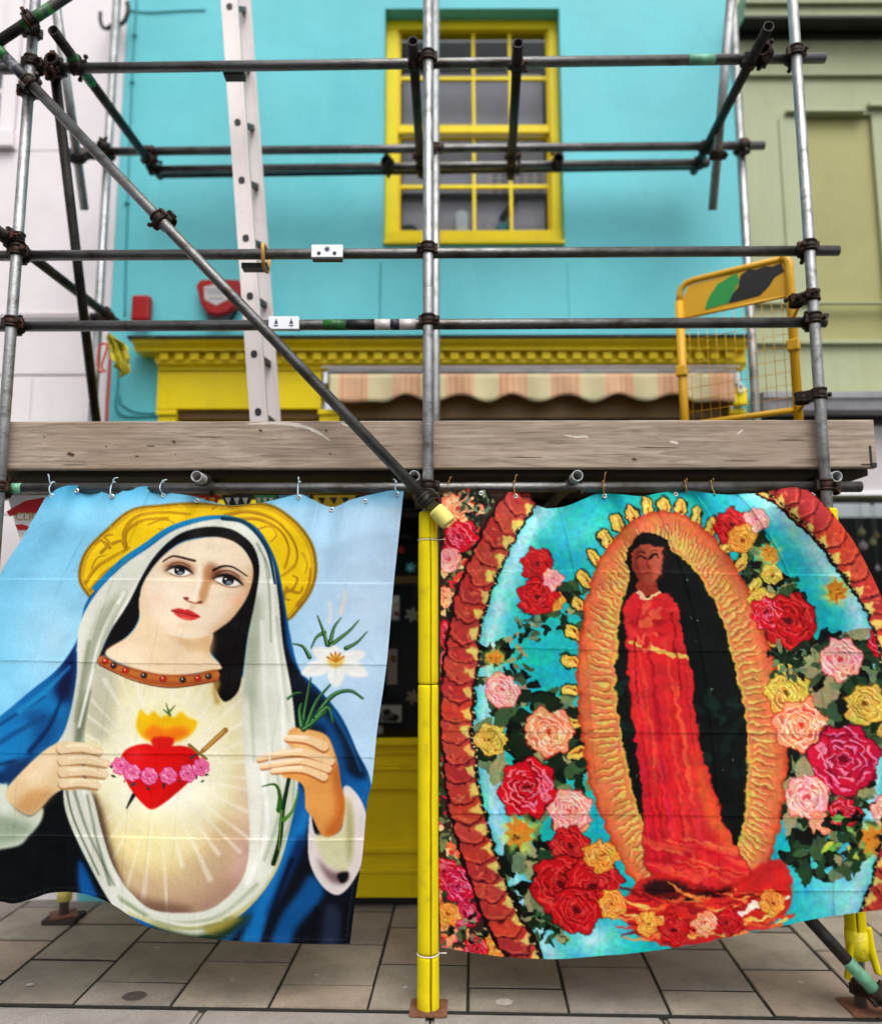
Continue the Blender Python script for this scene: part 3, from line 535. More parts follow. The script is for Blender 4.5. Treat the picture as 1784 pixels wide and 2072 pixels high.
# ================================================================ scaffold
TR = .0242; YS, YLg, YR = 3.52, 3.57, 4.35
sc = thing('scaffold', 'galvanised tube scaffold with dark clamps in front of the turquoise house', 'scaffold', (P(866, 2040, YS).x, YS, 0))
def T(name, a, b, m='steel', r=TR, parent=sc):
    bm = bmesh.new(); tube(bm, a, b, r, 20, .0042); return finish(name, bm, M[m] if isinstance(m, str) else m, parent)
def sleeve(owner, a, b, f0, f1, m):                       # painted length of a tube
    a, b = Vector(a), Vector(b); bm = bmesh.new(); tube(bm, a+(b-a)*f0, a+(b-a)*f1, TR+.0007, 20, .0006); return finish('paint_band', bm, M[m], owner)
def clamp(pA, dA, pB, dB, seed=0, m='clamp'):
    # two collars, each round one tube, a body block between, bolts and nuts
    pA, pB, dA, dB = Vector(pA), Vector(pB), Vector(dA).normalized(), Vector(dB).normalized(); bm = bmesh.new(); r = random.Random(seed)
    for p, d, q in ((pA, dA, pB), (pB, dB, pA)):
        tube(bm, p-d*.026, p+d*.026, .0305, 16, .006)
        for s_ in (-.019, .019): tube(bm, p+d*(s_-.004), p+d*(s_+.004), .0335, 16, .004)
        w = (q-p); w = w-d*w.dot(d); w = w.normalized() if w.length > 1e-4 else frame(d)[0]
        side = d.cross(w).normalized()
        if r.random() < .5: side = -side
        base = p+side*.04
        tube(bm, base-w*.034, base+w*.03, .0062, 8); tube(bm, base+w*.03-w*.01, base+w*.03, .0125, 6); tube(bm, base-w*.038, base-w*.026, .011, 6)
        b = bmesh.new(); bmesh.ops.create_cube(b, size=1)
        rot = Matrix((d, side, w)).transposed().to_4x4(); b_m = Matrix.Translation(base+w*.004) @ rot @ Matrix.Diagonal((.044, .024, .016, 1)); bmesh.ops.bevel(b, geom=b.edges[:], offset=.12, segments=1, affect='EDGES'); merge(bm, b, 0, b_m)
        h = p-side*.036; b = bmesh.new(); bmesh.ops.create_cube(b, size=1); merge(bm, b, 0, Matrix.Translation(h) @ rot @ Matrix.Diagonal((.04, .014, .022, 1)))
    mid = (pA+pB)/2; b = bmesh.new(); bmesh.ops.create_cube(b, size=1); w = (pB-pA); L = max(w.length, .02); w = w.normalized() if w.length > 1e-4 else frame(dA)[0]
    u = dA-w*dA.dot(w); u = u.normalized() if u.length > .01 else frame(w)[0]; v = w.cross(u)
    merge(bm, b, 0, Matrix.Translation(mid) @ Matrix((u, v, w)).transposed().to_4x4() @ Matrix.Diagonal((.046, .046, L*.6, 1)))
    return finish('coupler', bm, M[m], sc)
Zv = Vector((0, 0, 1))
xs = [P(37, 470, YS).x, P(866, 800, YS).x, P(1635, 470, YS).x]; YR1 = 4.45; xr = [P(209, 470, YR1).x, P(881, 700, YR).x, P(1508, 470, YR).x]
TOPZ = 5.6
stds = []
for x in xs: stds.append(T('standard', (x, YS, ground_z(YS)+.006), (x, YS, TOPZ)))
for x, y in zip(xr, (YR1, YR, YR)): T('standard', (x, y, ground_z(y)+(.03 if y == YR1 else .012)), (x, y, TOPZ))
def led(y0, x0, y1, x1, Y, m='steel_mid', name='ledger'):
    a, b = P(x0, y0, Y), P(x1, y1, Y); return T(name, a, b, m), a, b
def at_x(a, b, x): return a+(b-a)*((x-a.x)/(b.x-a.x))
L1, a1, b1 = led(141, -120, 117, 1668, YLg); L4, a4, b4 = led(518, -120, 507, 1696, YLg); L5, a5, b5 = led(661, -120, 652, 1670, YLg); L6, a6, b6 = led(989, -120, 985, 1741, YLg)
a2, b2 = P(143, 307, 4.41), P(1546, 294, YR-.05); L2 = T('ledger', a2, b2, 'steel_mid'); L3, a3, b3 = led(343, 318, 329, 1434, 4.47)
L3b, a3b, b3b = led(352, 330, 335, 1420, 4.53, 'steel_dark')
sleeve(L5, a5, b5, .4325, .458, 'green_bright'); sleeve(L5, a5, b5, .4585, .49, 'black'); sleeve(L5, a5, b5, .491, .508, 'alu'); sleeve(L5, a5, b5, .5085, .518, 'ink_paint'); sleeve(L5, a5, b5, .5185, .537, 'alu'); sleeve(L6, a6, b6, .078, .089, 'green_paint'); sleeve(L1, a1, b1, .845, .875, 'green_paint')
k = 0
for a, b in ((a1, b1), (a4, b4), (a5, b5), (a6, b6)):
    for x in xs:
        k += 1; q = at_x(a, b, x); clamp((x, YS, q.z), Zv, q, (1, 0, 0), k)
for x, y in zip(xr, (YR1, YR, YR)): k += 1; q = at_x(a2, b2, x); clamp((x, y, q.z), Zv, q, (1, 0, 0), k)
# front diagonal brace, its end cap and clamps
YB = 3.45
da, db = P(-60, 40, YB), P(884, 1034, YB); dg = T('brace', da, db, 'steel_mid'); sleeve(dg, da, db, .055, .085, 'green_bright'); sleeve(dg, da, db, .0855, .14, 'ink_paint')
def along(a, b, px): # point of a tube seen at horizontal position px
    lo, hi = 0., 1.
    for _ in range(40):
        m_ = (lo+hi)/2; d = a+(b-a)*m_-CAM; x = CX+F_PX*d.dot(RGT)/d.dot(FW)
        if x < px: lo = m_
        else: hi = m_
    return a+(b-a)*lo
p = along(da, db, 322); clamp(p, db-da, p+Vector((.02, .055, .02)), db-da, 51)
p = along(da, db, 60); clamp(p, db-da, (xs[0], YS, p.z), Zv, 52)
p = along(da, db, 862); clamp(p, db-da, (xs[1], YS, p.z+.02), Zv, 53, 'steel_dark')
ta, tb = P(-40, 108, 3.44), P(160, -24, 3.44); tq = T('brace', ta, tb, 'steel_dark'); sleeve(tq, ta, tb, .42, .72, 'green_bright'); p = along(ta, tb, 62); clamp(p, tb-ta, (xs[0], YS, p.z), Zv, 54)
# horizontal tubes running in towards the house
def into(p0, Ya, p1, Yb, m='steel_dark', name='transom'):
    a, b = P(*p0, Ya), P(*p1, Yb); return T(name, a, b, m), a, b
t1 = into((107, 60), 3.35, (325, 357), 4.57); t2 = into((1555, 52), 3.32, (1403, 347), 4.57); t3 = into((1048, 86), 3.42, (1033, 358), 4.56); t4 = into((835, 82), 3.42, (852, 354), 4.56); t5 = into((-30, 446), 3.36, (237, 653), 4.50)
sleeve(t1[0], t1[1], t1[2], .12, .30, 'green_bright')
for t in (t1, t2, t3, t4):
    a, b = t[1], t[2]
    for la, lb, yy in ((a1, b1, YLg), (a2, b2, at_x(a2, b2, a.x).y), (a3, b3, 4.47)):
        f = (yy-a.y)/(b.y-a.y); p = a+(b-a)*f; k += 1; clamp(p, b-a, at_x(la, lb, p.x), (1, 0, 0), k)
p = t5[1]+(t5[2]-t5[1])*.9; clamp(p, t5[2]-t5[1], (xr[0], YR1, p.z), Zv, 88); p = t5[1]+(t5[2]-t5[1])*.14; clamp(p, t5[2]-t5[1], (xs[0], YS, p.z), Zv, 89)
q1 = into((110, 140), 3.62, (196, 862), 4.26, 'steel_dark', 'brace'); q2 = into((113, 10), 3.80, (171, 424), 4.38, 'steel', 'brace'); q3 = into((1479, -10), 3.84, (1441, 425), 4.33, 'steel', 'brace')
p = q1[1]; clamp(p+Vector((0, 0, -.02)), q1[2]-q1[1], at_x(a1, b1, p.x), (1, 0, 0), 90)
for q in (q2, q3):
    f = .8; p = q[1]+(q[2]-q[1])*.73; k += 1; clamp(p, q[2]-q[1], at_x(a2, b2, p.x), (1, 0, 0), k)
# extra loose clamps along the tubes
for i, (px, ab) in enumerate(((1540, (a1, b1)), (118, (a1, b1)), (785, (a3, b3)), (1126, (a3, b3)), (215, (a2, b2)))):
    p = along(*ab, px); clamp(p, (1, 0, 0), p+Vector((0, -.05, .0)), (0, 1, 0) if i % 2 else (.6, .8, 0), 60+i)
for i, (px, py) in enumerate(((1640, 598), (1655, 797))):
    z = P(px, py, YS).z; clamp((xs[2], YS, z), Zv, (xs[2]-.055, YS+.05, z-.005), Zv, 70+i, 'clamp')
# the deck: transoms under the boards, boards, toe board
zt_ = P(838, 963, 3.47).z
for px in (398, 838, 1168, 1700, -60):
    x = P(px, 963, 3.47).x; T('transom', (x, 3.465 if px != 1700 else 3.50, zt_), (x, 4.50, zt_), 'steel'); k += 1
    bm = bmesh.new(); c = Vector((x+.004, YLg, zt_))
    tube(bm, c-Vector((0, .02, 0)), c+Vector((0, .02, 0)), .03, 14, .005); box(bm, x+.022, x+.036, YLg-.02, YLg+.02, zt_-.07, zt_+.015, .003); tube(bm, (x+.029, YLg-.03, zt_-.06), (x+.029, YLg+.03, zt_-.06), .007, 8); finish('putlog_clip', bm, M['clamp'], sc)
for dy in (YR-.05, ): T('ledger', P(-120, 989, YLg)+Vector((0, 0, 0))+Vector((0, dy-YLg, zt_-.049-P(-120, 989, YLg).z)), (b6.x, dy, zt_-.049), 'steel_dark')
dz0 = zt_+.0255; boards = [(3.625, 3.85), (3.856, 4.08), (4.086, 4.30)]
for i, (y0, y1) in enumerate(boards):
    bm = bmesh.new(); box(bm, xs[0]-.9, P(1762, 955, 3.6).x-.02*i, y0, y1, dz0, dz0+.038, .004)
    tag(finish('scaffold_board', bm, M['wood_dark']), ['front deck board, dark underside, just behind the upright toe board', 'middle deck board lying between the two other deck boards', 'rear deck board closest to the turquoise house'][i], 'board', group='boards of the scaffold deck')
tb0, tb1 = P(14, 948, 3.565), P(1769, 852, 3.565)
toe = thing('toe_board', 'long weathered timber plank on edge along the scaffold deck', 'board', (tb0.x, 3.58, tb0.z))
bm = bmesh.new(); n = 60; z0, z1 = P(900, 948, 3.565).z, P(900, 851, 3.565).z
ring = []
for i in range(n+1):
    x = tb0.x+(P(1770, 900, 3.565).x-tb0.x)*i/n; w = .0025*noise.noise(Vector((x*1.7, 3, 0)))+.001*noise.noise(Vector((x*9, 1, 0))); w2 = .0025*noise.noise(Vector((x*1.5, 7, 0)))+.001*noise.noise(Vector((x*8, 5, 0)))
    c_ = [(3.567, z0+w), (3.563, z0+.006+w), (3.563, z1-.006+w2), (3.568, z1+w2), (3.600, z1+w2), (3.603, z1-.006+w2), (3.603, z0+.006+w), (3.600, z0+w)]
    ring.append([bm.verts.new((x, y, z)) for y, z in c_])
for A_, B_ in zip(ring, ring[1:]):
    for j in range(8): bm.faces.new((A_[j], B_[j], B_[(j+1) % 8], A_[(j+1) % 8]))
bm.faces.new(ring[0]); bm.faces.new(ring[-1][::-1]); bmesh.ops.recalc_face_normals(bm, faces=bm.faces[:])
finish('plank', bm, M['wood'], toe)
x = P(1762, 920, 3.56).x
bm = bmesh.new(); box(bm, x-.006, x+.004, 3.5605, 3.5625, z0+.002, z0+.10); box(bm, x+.0, x+.022, 3.559, 3.5623, z0+.003, z0+.022); box(bm, x-.045, x+.02, 3.5605, 3.5627, z0+.012, z0+.017); finish('end_hoop', bm, M['black'], toe)
for px, py, r, e in ((143, 919, 6, 1.3), (352, 894, 4, .9), (660, 871, 4, .6), (668, 918, 3, .8), (305, 902, 1.6, 5), (277, 923, 2.2, 1.8), (527, 871, 4, 1), (1283, 929, 4, 1.3), (90, 884, 2, 1), (215, 903, 2, 1), (355, 919, 1.6, 1), (1060, 925, 1.1, 30), (1330, 905, 1.0, 40), (1500, 932, 1.0, 34), (420, 884, 1.0, 30), (760, 902, .9, 36), (150, 940, .9, 26), (1600, 890, .9, 30)):
    c = P(px, py, 3.5628); bm = bmesh.new(); r_ = r/470
    vs = [bm.verts.new((c.x+r_*e*math.cos(i*.4488+.3)*(1+.2*math.sin(i*2.1)), 3.5618, c.z+r_*.7*math.sin(i*.4488)*(1+.2*math.cos(i*1.7)))) for i in range(14)]; bm.faces.new(vs[::-1]); ret = bmesh.ops.extrude_face_region(bm, geom=bm.faces[:]); bmesh.ops.translate(bm, verts=[q for q in ret['geom'] if isinstance(q, bmesh.types.BMVert)], vec=(0, .0012, 0)); bmesh.ops.recalc_face_normals(bm, faces=bm.faces[:])
    finish('knot', bm, M['knot'], toe)
# white paint scuffs on the plank
M['scuff'] = mat('chalky paint smear', (206, 196, 184), .9, var=.1, scale=30)
for pts, w in (([(500, 858), (560, 856), (610, 862), (645, 876), (668, 892)], 9), ([(690, 856), (705, 862)], 5), ([(1140, 880), (1165, 884), (1185, 883), (1192, 888)], 5), ([(1490, 878), (1503, 870)], 5), ([(1355, 893), (1372, 897)], 7)):
    bm = bmesh.new(); pp = curve_pts([P(a, b, 3.5621) for a, b in pts], 8); rs = random.Random(len(pp)); L_ = []
    for i, p in enumerate(pp):
        ww = w/470*(.25+.75*math.sin(3.14*(i+.6)/(len(pp)+.2)))*rs.uniform(.6, 1.1)/2; L_.append((bm.verts.new((p.x, 3.5622, p.z+ww)), bm.verts.new((p.x, 3.5622, p.z-ww))))
    for (a, b), (c, d) in zip(L_, L_[1:]): bm.faces.new((a, b, d, c))
    for p in bm.faces: p.normal_flip()
    finish('paint_smear', bm, M['scuff'], toe)
# feet
def foot(x, y, z, rot, s=.15, parent=sc):
    bm = bmesh.new(); b = bmesh.new(); bmesh.ops.create_cube(b, size=1); bmesh.ops.bevel(b, geom=[e for e in b.edges if abs(e.verts[0].co.z-e.verts[1].co.z) > .5], offset=.04, segments=2, affect='EDGES')
    merge(bm, b, 0, Matrix.Translation((x, y, z)) @ Matrix.Rotation(rot, 4, 'Z') @ Matrix.Diagonal((s, s, .007, 1)))
    for i in range(2): tube(bm, (x+.052*(1-2*i), y-.04, z), (x+.052*(1-2*i), y-.04, z+.006), .008, 8)
    return finish('base_plate', bm, M['rust'], parent)
foot(xs[1]+.003, YS, ground_z(YS)+.007, -.03); foot(xs[2]+.012, YS, ground_z(YS)+.007, .02, .16); foot(xr[0], YR1, ground_z(YR1)+.03, .5, .13); foot(xs[0], YS, ground_z(YS)+.007, .1)
bm = bmesh.new(); box(bm, xr[0]-.08, xr[0]+.085, YR1-.075, YR1+.08, ground_z(YR1)-.005, ground_z(YR1)+.024, .004); tag(finish('sole_pad', bm, M['wood_dark']), 'dark timber pad under the rear left scaffold foot', 'pad')
z = P(128, 1818, YR1).z; bm = bmesh.new(); tube(bm, (xr[0], YR1, z-.01), (xr[0], YR1, z+.08), .036, 16, .01); tag(finish('foam_collar', bm, M['foam_pale']), 'cream foam collar low on the rear left scaffold pole', 'foam guard')
# lower right brace
ra, rb = P(1560, 1775, 3.455), P(1835, 2078, 3.42); lb_ = T('brace', ra, rb, 'steel_dark'); sleeve(lb_, ra, rb, .565, .76, 'green_paint'); p = along(ra, rb, 1776); clamp(p, rb-ra, (xs[2], YS-.0, p.z-.01), Zv, 95)
# sole of the tube: pale loose tags
# ---------------------------------------------------------------- yellow foam guards
def foam(bm, p0, p1, r0, r1, gap, gdir, n=30, taper=.006):
    # a split sleeve: thick wall with a slit that faces gdir
    p0, p1 = Vector(p0), Vector(p1); u, v = frame(p1-p0); d = (p1-p0).normalized(); L = (p1-p0).length
    g = Vector(gdir); a0 = math.atan2(g.dot(v), g.dot(u)); rings = []
    hs = [0, taper, taper*2]+[L*i/12 for i in range(1, 12)]+[L-taper*2, L-taper, L]; hs = sorted(h for h in hs if 0 <= h <= L)
    for h in hs:
        e = min(h, L-h); rr = r1-(taper*.7 if e < 1e-5 else taper*.2 if e < taper*1.1 else 0); out = []
        rr += .0008*noise.noise(Vector((h*14, p0.x*3, p0.z)))
        for ra_ in (rr, r0):
            for i in range(n+1):
                a = a0+gap/2*(1+.5*noise.noise(Vector((h*6, 1, 2))))+(6.28318-gap)*i/n; out.append(bm.verts.new(p0+d*h+u*(ra_*math.cos(a))+v*(ra_*math.sin(a))))
        rings.append(out)
    m_ = n+1
    for A_, B_ in zip(rings, rings[1:]):
        for i in range(n): bm.faces.new((A_[i], A_[i+1], B_[i+1], B_[i])).smooth = True; bm.faces.new((A_[m_+i+1], A_[m_+i], B_[m_+i], B_[m_+i+1])).smooth = True
        bm.faces.new((A_[0], B_[0], B_[m_], A_[m_])); bm.faces.new((A_[n], A_[m_+n], B_[m_+n], B_[n]))
    for R_, fl in ((rings[0], 0), (rings[-1], 1)):
        for i in range(n): bm.faces.new((R_[i], R_[m_+i], R_[m_+i+1], R_[i+1]) if not fl else (R_[i], R_[i+1], R_[m_+i+1], R_[m_+i]))
    bmesh.ops.recalc_face_normals(bm, faces=bm.faces[:])
def zc(py): return P(866, py, YS).z
fg = thing('foam_guard', 'tall yellow foam guard wrapped round the middle scaffold pole', 'foam guard', (xs[1], YS, zc(2046)), 'yellow foam guards on the poles')
for ya, yb, r, gp in ((1036, 1092, .0405, .05), (1094, 1384, .0425, .12), (1385.5, 1928, .043, .16), (1931, 2046, .0445, .2)):
    bm = bmesh.new(); foam(bm, (xs[1], YS, zc(yb)), (xs[1], YS, zc(ya)), .0262, r, gp, (.30, -1, 0)); finish('foam_sleeve', bm, M['foam'], fg)
for y in (1093, 1929.5):
    bm = bmesh.new(); path_tube(bm, [Vector((xs[1]+.0445*math.cos(i*.2618), YS+.0445*math.sin(i*.2618), zc(y))) for i in range(25)]+([Vector((xs[1]+.045, YS, zc(y))), Vector((xs[1]+.075, YS-.01, zc(y)+.004))]), .002, 6); finish('cable_tie', bm, M['string_white'], fg)
fg2 = thing('foam_guard', 'pale yellow foam cap on the lower end of the diagonal brace', 'foam guard', db, 'yellow foam guards on the poles')
dd = (db-da).normalized(); bm = bmesh.new(); foam(bm, db-dd*.012, db+dd*.075, .0255, .036, .05, (0, 1, 0)); finish('foam_sleeve', bm, M['foam_pale'], fg2)
fg3 = thing('foam_guard', 'torn yellow foam guard hanging in strips on the right scaffold pole', 'foam guard', (xs[2], YS, P(1745, 1985, YS).z), 'yellow foam guards on the poles')
def z3(py): return P(1700, py, YS).z
bm = bmesh.new(); foam(bm, (xs[2], YS, z3(1890)), (xs[2], YS, z3(1030)), .0262, .041, .14, (-.3, -1, 0)); finish('foam_sleeve', bm, M['foam'], fg3)
for pts, w in (([(1732, 1880), (1727, 1920), (1722, 1960), (1719, 1985)], .03), ([(1758, 1880), (1766, 1920), (1774, 1950), (1781, 1975)], .034)):
    bm = bmesh.new(); pp = curve_pts([P(a, b, YS-.035) for a, b in pts], 5); R_ = []
    for i, p in enumerate(pp):
        ww = w*(1-.35*i/len(pp))/2; R_.append([bm.verts.new(p+Vector((sx*ww, yy+.02*(sx*sx-1)*0, 0))) for sx, yy in ((-1, .012), (0, 0), (1, .012), (1, .026), (0, .014), (-1, .026))])
    for A_, B_ in zip(R_, R_[1:]):
        for j in range(6): bm.faces.new((A_[j], A_[(j+1) % 6], B_[(j+1) % 6], B_[j])).smooth = True
    bm.faces.new(R_[0][::-1]); bm.faces.new(R_[-1]); bmesh.ops.recalc_face_normals(bm, faces=bm.faces[:]); finish('foam_strip', bm, M['foam'], fg3)
bm = bmesh.new(); c = P(1745, 1912, YS); tube(bm, (xs[2], YS, c.z-.05), (xs[2], YS, c.z+.06), .0445, 24, .003); M['tape'] = mat('crinkled yellow tape', (228, 210, 34), .3, var=.1, scale=8, bump=.8, bscale=40); finish('tape_wrap', bm, M['tape'], fg3)
# ================================================================ ladder standing on the deck
ld = thing('ladder', 'pale aluminium ladder seen from its side standing on the scaffold deck', 'ladder', P(536, 860, 3.9))
na, nb = P(536, 856, 3.86), P(460, -60, 3.86); fa, fb = P(566, 856, 4.22), P(489, -60, 4.22); na.z = fa.z = dz0+.039
def stile(a, b, w, t, name):
    d = (b-a).normalized(); u = Vector((1, 0, 0)); u = (u-d*u.dot(d)).normalized(); v = d.cross(u); bm = bmesh.new(); b_ = bmesh.new(); bmesh.ops.create_cube(b_, size=1); bmesh.ops.bevel(b_, geom=b_.edges[:], offset=.02, segments=1, affect='EDGES')
    L = (b-a).length; merge(bm, b_, 0, Matrix.Translation((a+b)/2) @ Matrix((u, v, d)).transposed().to_4x4() @ Matrix.Diagonal((w, t, L, 1)))
    for s_ in (-1, 1):
        b_ = bmesh.new(); bmesh.ops.create_cube(b_, size=1); merge(bm, b_, 0, Matrix.Translation((a+b)/2+u*(s_*(w/2-.006))-v*(s_*0)+v*(-.0)+(-v if v.y > 0 else v)*(t/2+.002)) @ Matrix((u, v, d)).transposed().to_4x4() @ Matrix.Diagonal((.010, .006, L*.999, 1)))
    return finish(name, bm, M['alu'], ld), d, u, v
s1 = stile(na, nb, .085, .028, 'stile'); s2 = stile(fa, fb, .078, .028, 'stile')
for i in range(14):
    py = 835-116*i-3*i*.3
    if py < -120: break
    lo, hi = 0., 1.
    for _ in range(40):
        m_ = (lo+hi)/2; d = na+(nb-na)*m_-CAM; y_ = CY-F_PX*d.dot(UPV)/d.dot(FW)
        if y_ > py: lo = m_
        else: hi = m_
    p = na+(nb-na)*lo; q = fa+(fb-fa)*lo
    d, u, v = s1[1:]; bm = bmesh.new(); b_ = bmesh.new(); bmesh.ops.create_cube(b_, size=1); w = (q-p); Lr = w.length; w.normalize(); uu = (d-w*d.dot(w)).normalized(); vv = w.cross(uu)
    rot = Matrix((uu, vv, w)).transposed().to_4x4(); merge(bm, b_, 0, Matrix.Translation((p+q)/2) @ rot @ Matrix.Diagonal((.028, .028, Lr, 1))); finish('rung', bm, M['steel_dark'], ld)  # rungs darkened: shadowed gaps between the stiles put into their colour
    bm = bmesh.new(); b_ = bmesh.new(); bmesh.ops.create_cube(b_, size=1); bmesh.ops.bevel(b_, geom=[e for e in b_.edges if abs(e.verts[0].co.z-e.verts[1].co.z) > .5], offset=.18, segments=2, affect='EDGES'); nrm = v if v.y < 0 else -v
    merge(bm, b_, 0, Matrix.Translation(p+nrm*.0145) @ Matrix((u, d, nrm)).transposed().to_4x4() @ Matrix.Diagonal((.031, .037, .004, 1))); finish('rung_socket', bm, M['black'], ld)
p = P(537, 520, 3.60); bm = bmesh.new(); path_tube(bm, curve_pts([p+Vector((0, .03, .05)), p+Vector((0, -.058, .035)), p+Vector((.002, -.064, -.01)), p+Vector((0, -.03, -.055)), p+Vector((0, .05, -.05)), p+Vector((0, .08, .02))], 5), .009, 8); tag(finish('lashing_strap', bm, M['brass']), 'tan strap lashing the ladder to the upper guard rail', 'strap')
p = P(533, 536, 3.62); bm = bmesh.new(); box(bm, p.x-.10, p.x+.02, 3.60, 3.66, p.z-.02, p.z+.005, .004); tag(finish('ladder_bracket', bm, M['black']), 'black bracket under the guard rail behind the ladder strap', 'bracket')
p = P(474, 147, 3.62); bm = bmesh.new(); box(bm, p.x-.05, p.x+.05, 3.60, 3.66, p.z-.02, p.z+.012, .004); tag(finish('ladder_bracket', bm, M['black']), 'black bracket under the top ledger at the ladder', 'bracket')
# ================================================================ ladder gate on the right
gt = thing('safety_gate', 'yellow steel mesh gate with a green and black sticker, standing on the deck', 'gate', (xs[2]-.06, 3.75, dz0))
gA = P(1606, 700, 3.78); gB = P(1378, 700, 4.09); gd = Vector((gB.x-gA.x, gB.y-gA.y, 0)); gL = gd.length; gd.normalize()
gtop = P(1593, 520, 3.78).z; gbot = P(1599, 824, 3.78).z-.01; glow = dz0+.045
gn = Vector((-gd.y, gd.x, 0)); gn = -gn if gn.y > 0 else gn
def gp(s_, z): return Vector((gA.x+gd.x*s_*gL, gA.y+gd.y*s_*gL, z))
cor_ = [gp(0, glow)]+[gp(0, gtop-.0)]; 
bm = bmesh.new(); r = .022
path_tube(bm, [gp(0, glow), gp(0, gtop-.06)]+[gp(0, gtop-.03), gp(.02, gtop-.005), gp(.06, gtop)], r, 10); finish('gate_post', bm, M['gate'], gt, False)
bm = bmesh.new(); path_tube(bm, [gp(.06, gtop), gp(.5, gtop), gp(.86, gtop), gp(.93, gtop-.008), gp(.975, gtop-.03), gp(.995, gtop-.06), gp(1, gtop-.10)], r*.75, 10); finish('top_rail', bm, M['gate'], gt)
bm = bmesh.new(); path_tube(bm, [gp(1, gtop-.10), gp(1, glow)], r, 10); finish('gate_post', bm, M['gate'], gt)
bm = bmesh.new(); path_tube(bm, [gp(.02, gbot), gp(.98, gbot)], r*.7, 10); finish('bottom_rail', bm, M['gate'], gt)
pz0 = P(1587, 597, 3.78).z
def gquad(bm, pts, off, th):
    a = [bm.verts.new(gp(s_, z)+gn*off) for s_, z in pts]; b = [bm.verts.new(gp(s_, z)+gn*(off-th)) for s_, z in pts]; n = len(pts); bm.faces.new(a); bm.faces.new(b[::-1])
    for i in range(n): bm.faces.new((a[i], b[i], b[(i+1) % n], a[(i+1) % n]))
    bmesh.ops.recalc_face_normals(bm, faces=bm.faces[:])
bm = bmesh.new(); gquad(bm, [(.03, pz0), (.97, pz0), (.97, gtop-.09), (.90, gtop-.022), (.03, gtop-.016)], .004, .008); pn = finish('sign_panel', bm, M['gate'], gt)
bm = bmesh.new(); path_tube(bm, [gp(.03, pz0), gp(.97, pz0)], .008, 8); finish('panel_rail', bm, M['gate'], gt)
H_ = gtop-pz0; st = lambda u, w: (1-u, pz0+H_*w)
bm = bmesh.new(); gquad(bm, [st(.24, .10), st(.28, .40), st(.37, .72), st(.55, .90), st(.57, .66), st(.50, .34), st(.47, .14)], .0065, .002); finish('green_sticker', bm, M['green_print'], pn)
bm = bmesh.new(); gquad(bm, [st(.46, .13), st(.50, .34), st(.56, .52), st(.58, .80), st(.66, .92), st(.72, .86), st(.80, .90), st(.86, .84), st(.94, .88), st(.96, .64), st(.88, .56), st(.82, .34), st(.74, .16), st(.62, .14)], .0068, .002); finish('black_sticker', bm, M['black_print'], pn)
bm = bmesh.new(); W_ = .0016
for i in range(1, 12): s_ = i/12; path_tube(bm, [gp(s_, gbot), gp(s_, pz0)], W_, 5)
for i in range(1, 9): z = gbot+(pz0-gbot)*i/9; path_tube(bm, [gp(.02, z)+gn*.003, gp(.98, z)+gn*.003], W_, 5)
tag(finish('wire_mesh', bm, M['gate'], gt), kind='stuff')
for s_, z in ((0, P(1600, 700, 3.78).z), (1, P(1378, 752, 4.09).z)):
    c = gp(s_, z); b_ = bmesh.new(); bmesh.ops.create_cube(b_, size=1); bm = bmesh.new(); bmesh.ops.bevel(b_, geom=b_.edges[:], offset=.1, segments=1, affect='EDGES'); merge(bm, b_, 0, Matrix.Translation(c+gn*.012) @ Matrix((gd, gn, Zv)).transposed().to_4x4() @ Matrix.Diagonal((.055, .04, .055, 1))); finish('hinge_block', bm, M['gate'], gt)
for py in (598, 797):
    z = P(1640, py, YS).z-.005; bm = bmesh.new(); path_tube(bm, [Vector((xs[2]-.03, YS+.05, z)), gp(0, z-.01)+Vector((.0, -.0, 0))], .008, 8); finish('hinge_pin', bm, M['gate'], gt)
# ================================================================ tags on the guard rails
def rail_tag(px0, px1, ab, lb, arrow):
    a, b = along(*ab, px0), along(*ab, px1); t = thing('rail_tag', lb, 'tag', (a+b)/2, 'white plastic tags on the guard rails'); z = (a.z+b.z)/2; y = YLg-TR-.004
    bm = bmesh.new(); box(bm, a.x, b.x, y-.003, y, z-.03, z+.03, .002); tube(bm, (a.x, YLg, z), (b.x, YLg, z), TR+.003, 18, .002); finish('plate', bm, M['white'], t)
    w = b.x-a.x; 
    if arrow:
        for f in (.25, .75):
            c = a.x+w*f; bm = bmesh.new(); prism(bm, [(c-.009, z-.006), (c+.009, z-.006), (c, z+.02)], y-.0042, y-.0031); prism(bm, [(c-.012, z-.012), (c+.012, z-.012), (c+.004, z-.018), (c-.004, z-.018)], y-.0042, y-.0031); finish('printed_arrow', bm, M['navy'], t)
    else:
        bm = bmesh.new()
        for i in range(7): an = i*6.283/7; prism(bm, [(a.x+w*.5+.004*math.cos(an), z+.008+.004*math.sin(an)), (a.x+w*.5+.013*math.cos(an-.3), z+.008+.013*math.sin(an-.3)), (a.x+w*.5+.013*math.cos(an+.3), z+.008+.013*math.sin(an+.3))], y-.0042, y-.0031)
        tube(bm, (a.x+w*.5, y-.0042, z+.008), (a.x+w*.5, y-.0031, z+.008), .007, 12); finish('printed_star', bm, M['navy'], t)
        for f in (.24, .74): bm = bmesh.new(); tube(bm, (a.x+w*f, y-.0045, z-.012), (a.x+w*f, y-.0031, z-.012), .009, 10); finish('hole', bm, M['black'], t)
        bm = bmesh.new(); box(bm, a.x+.004, b.x-.003, y-.001, YLg, z-.042, z-.031, .002); finish('lip', bm, M['black'], t)
rail_tag(632, 695, (a4, b4), 'white tag with a dark star on the upper guard rail', False); rail_tag(546, 607, (a5, b5), 'white tag with two small arrows on the lower guard rail beside the ladder', True)
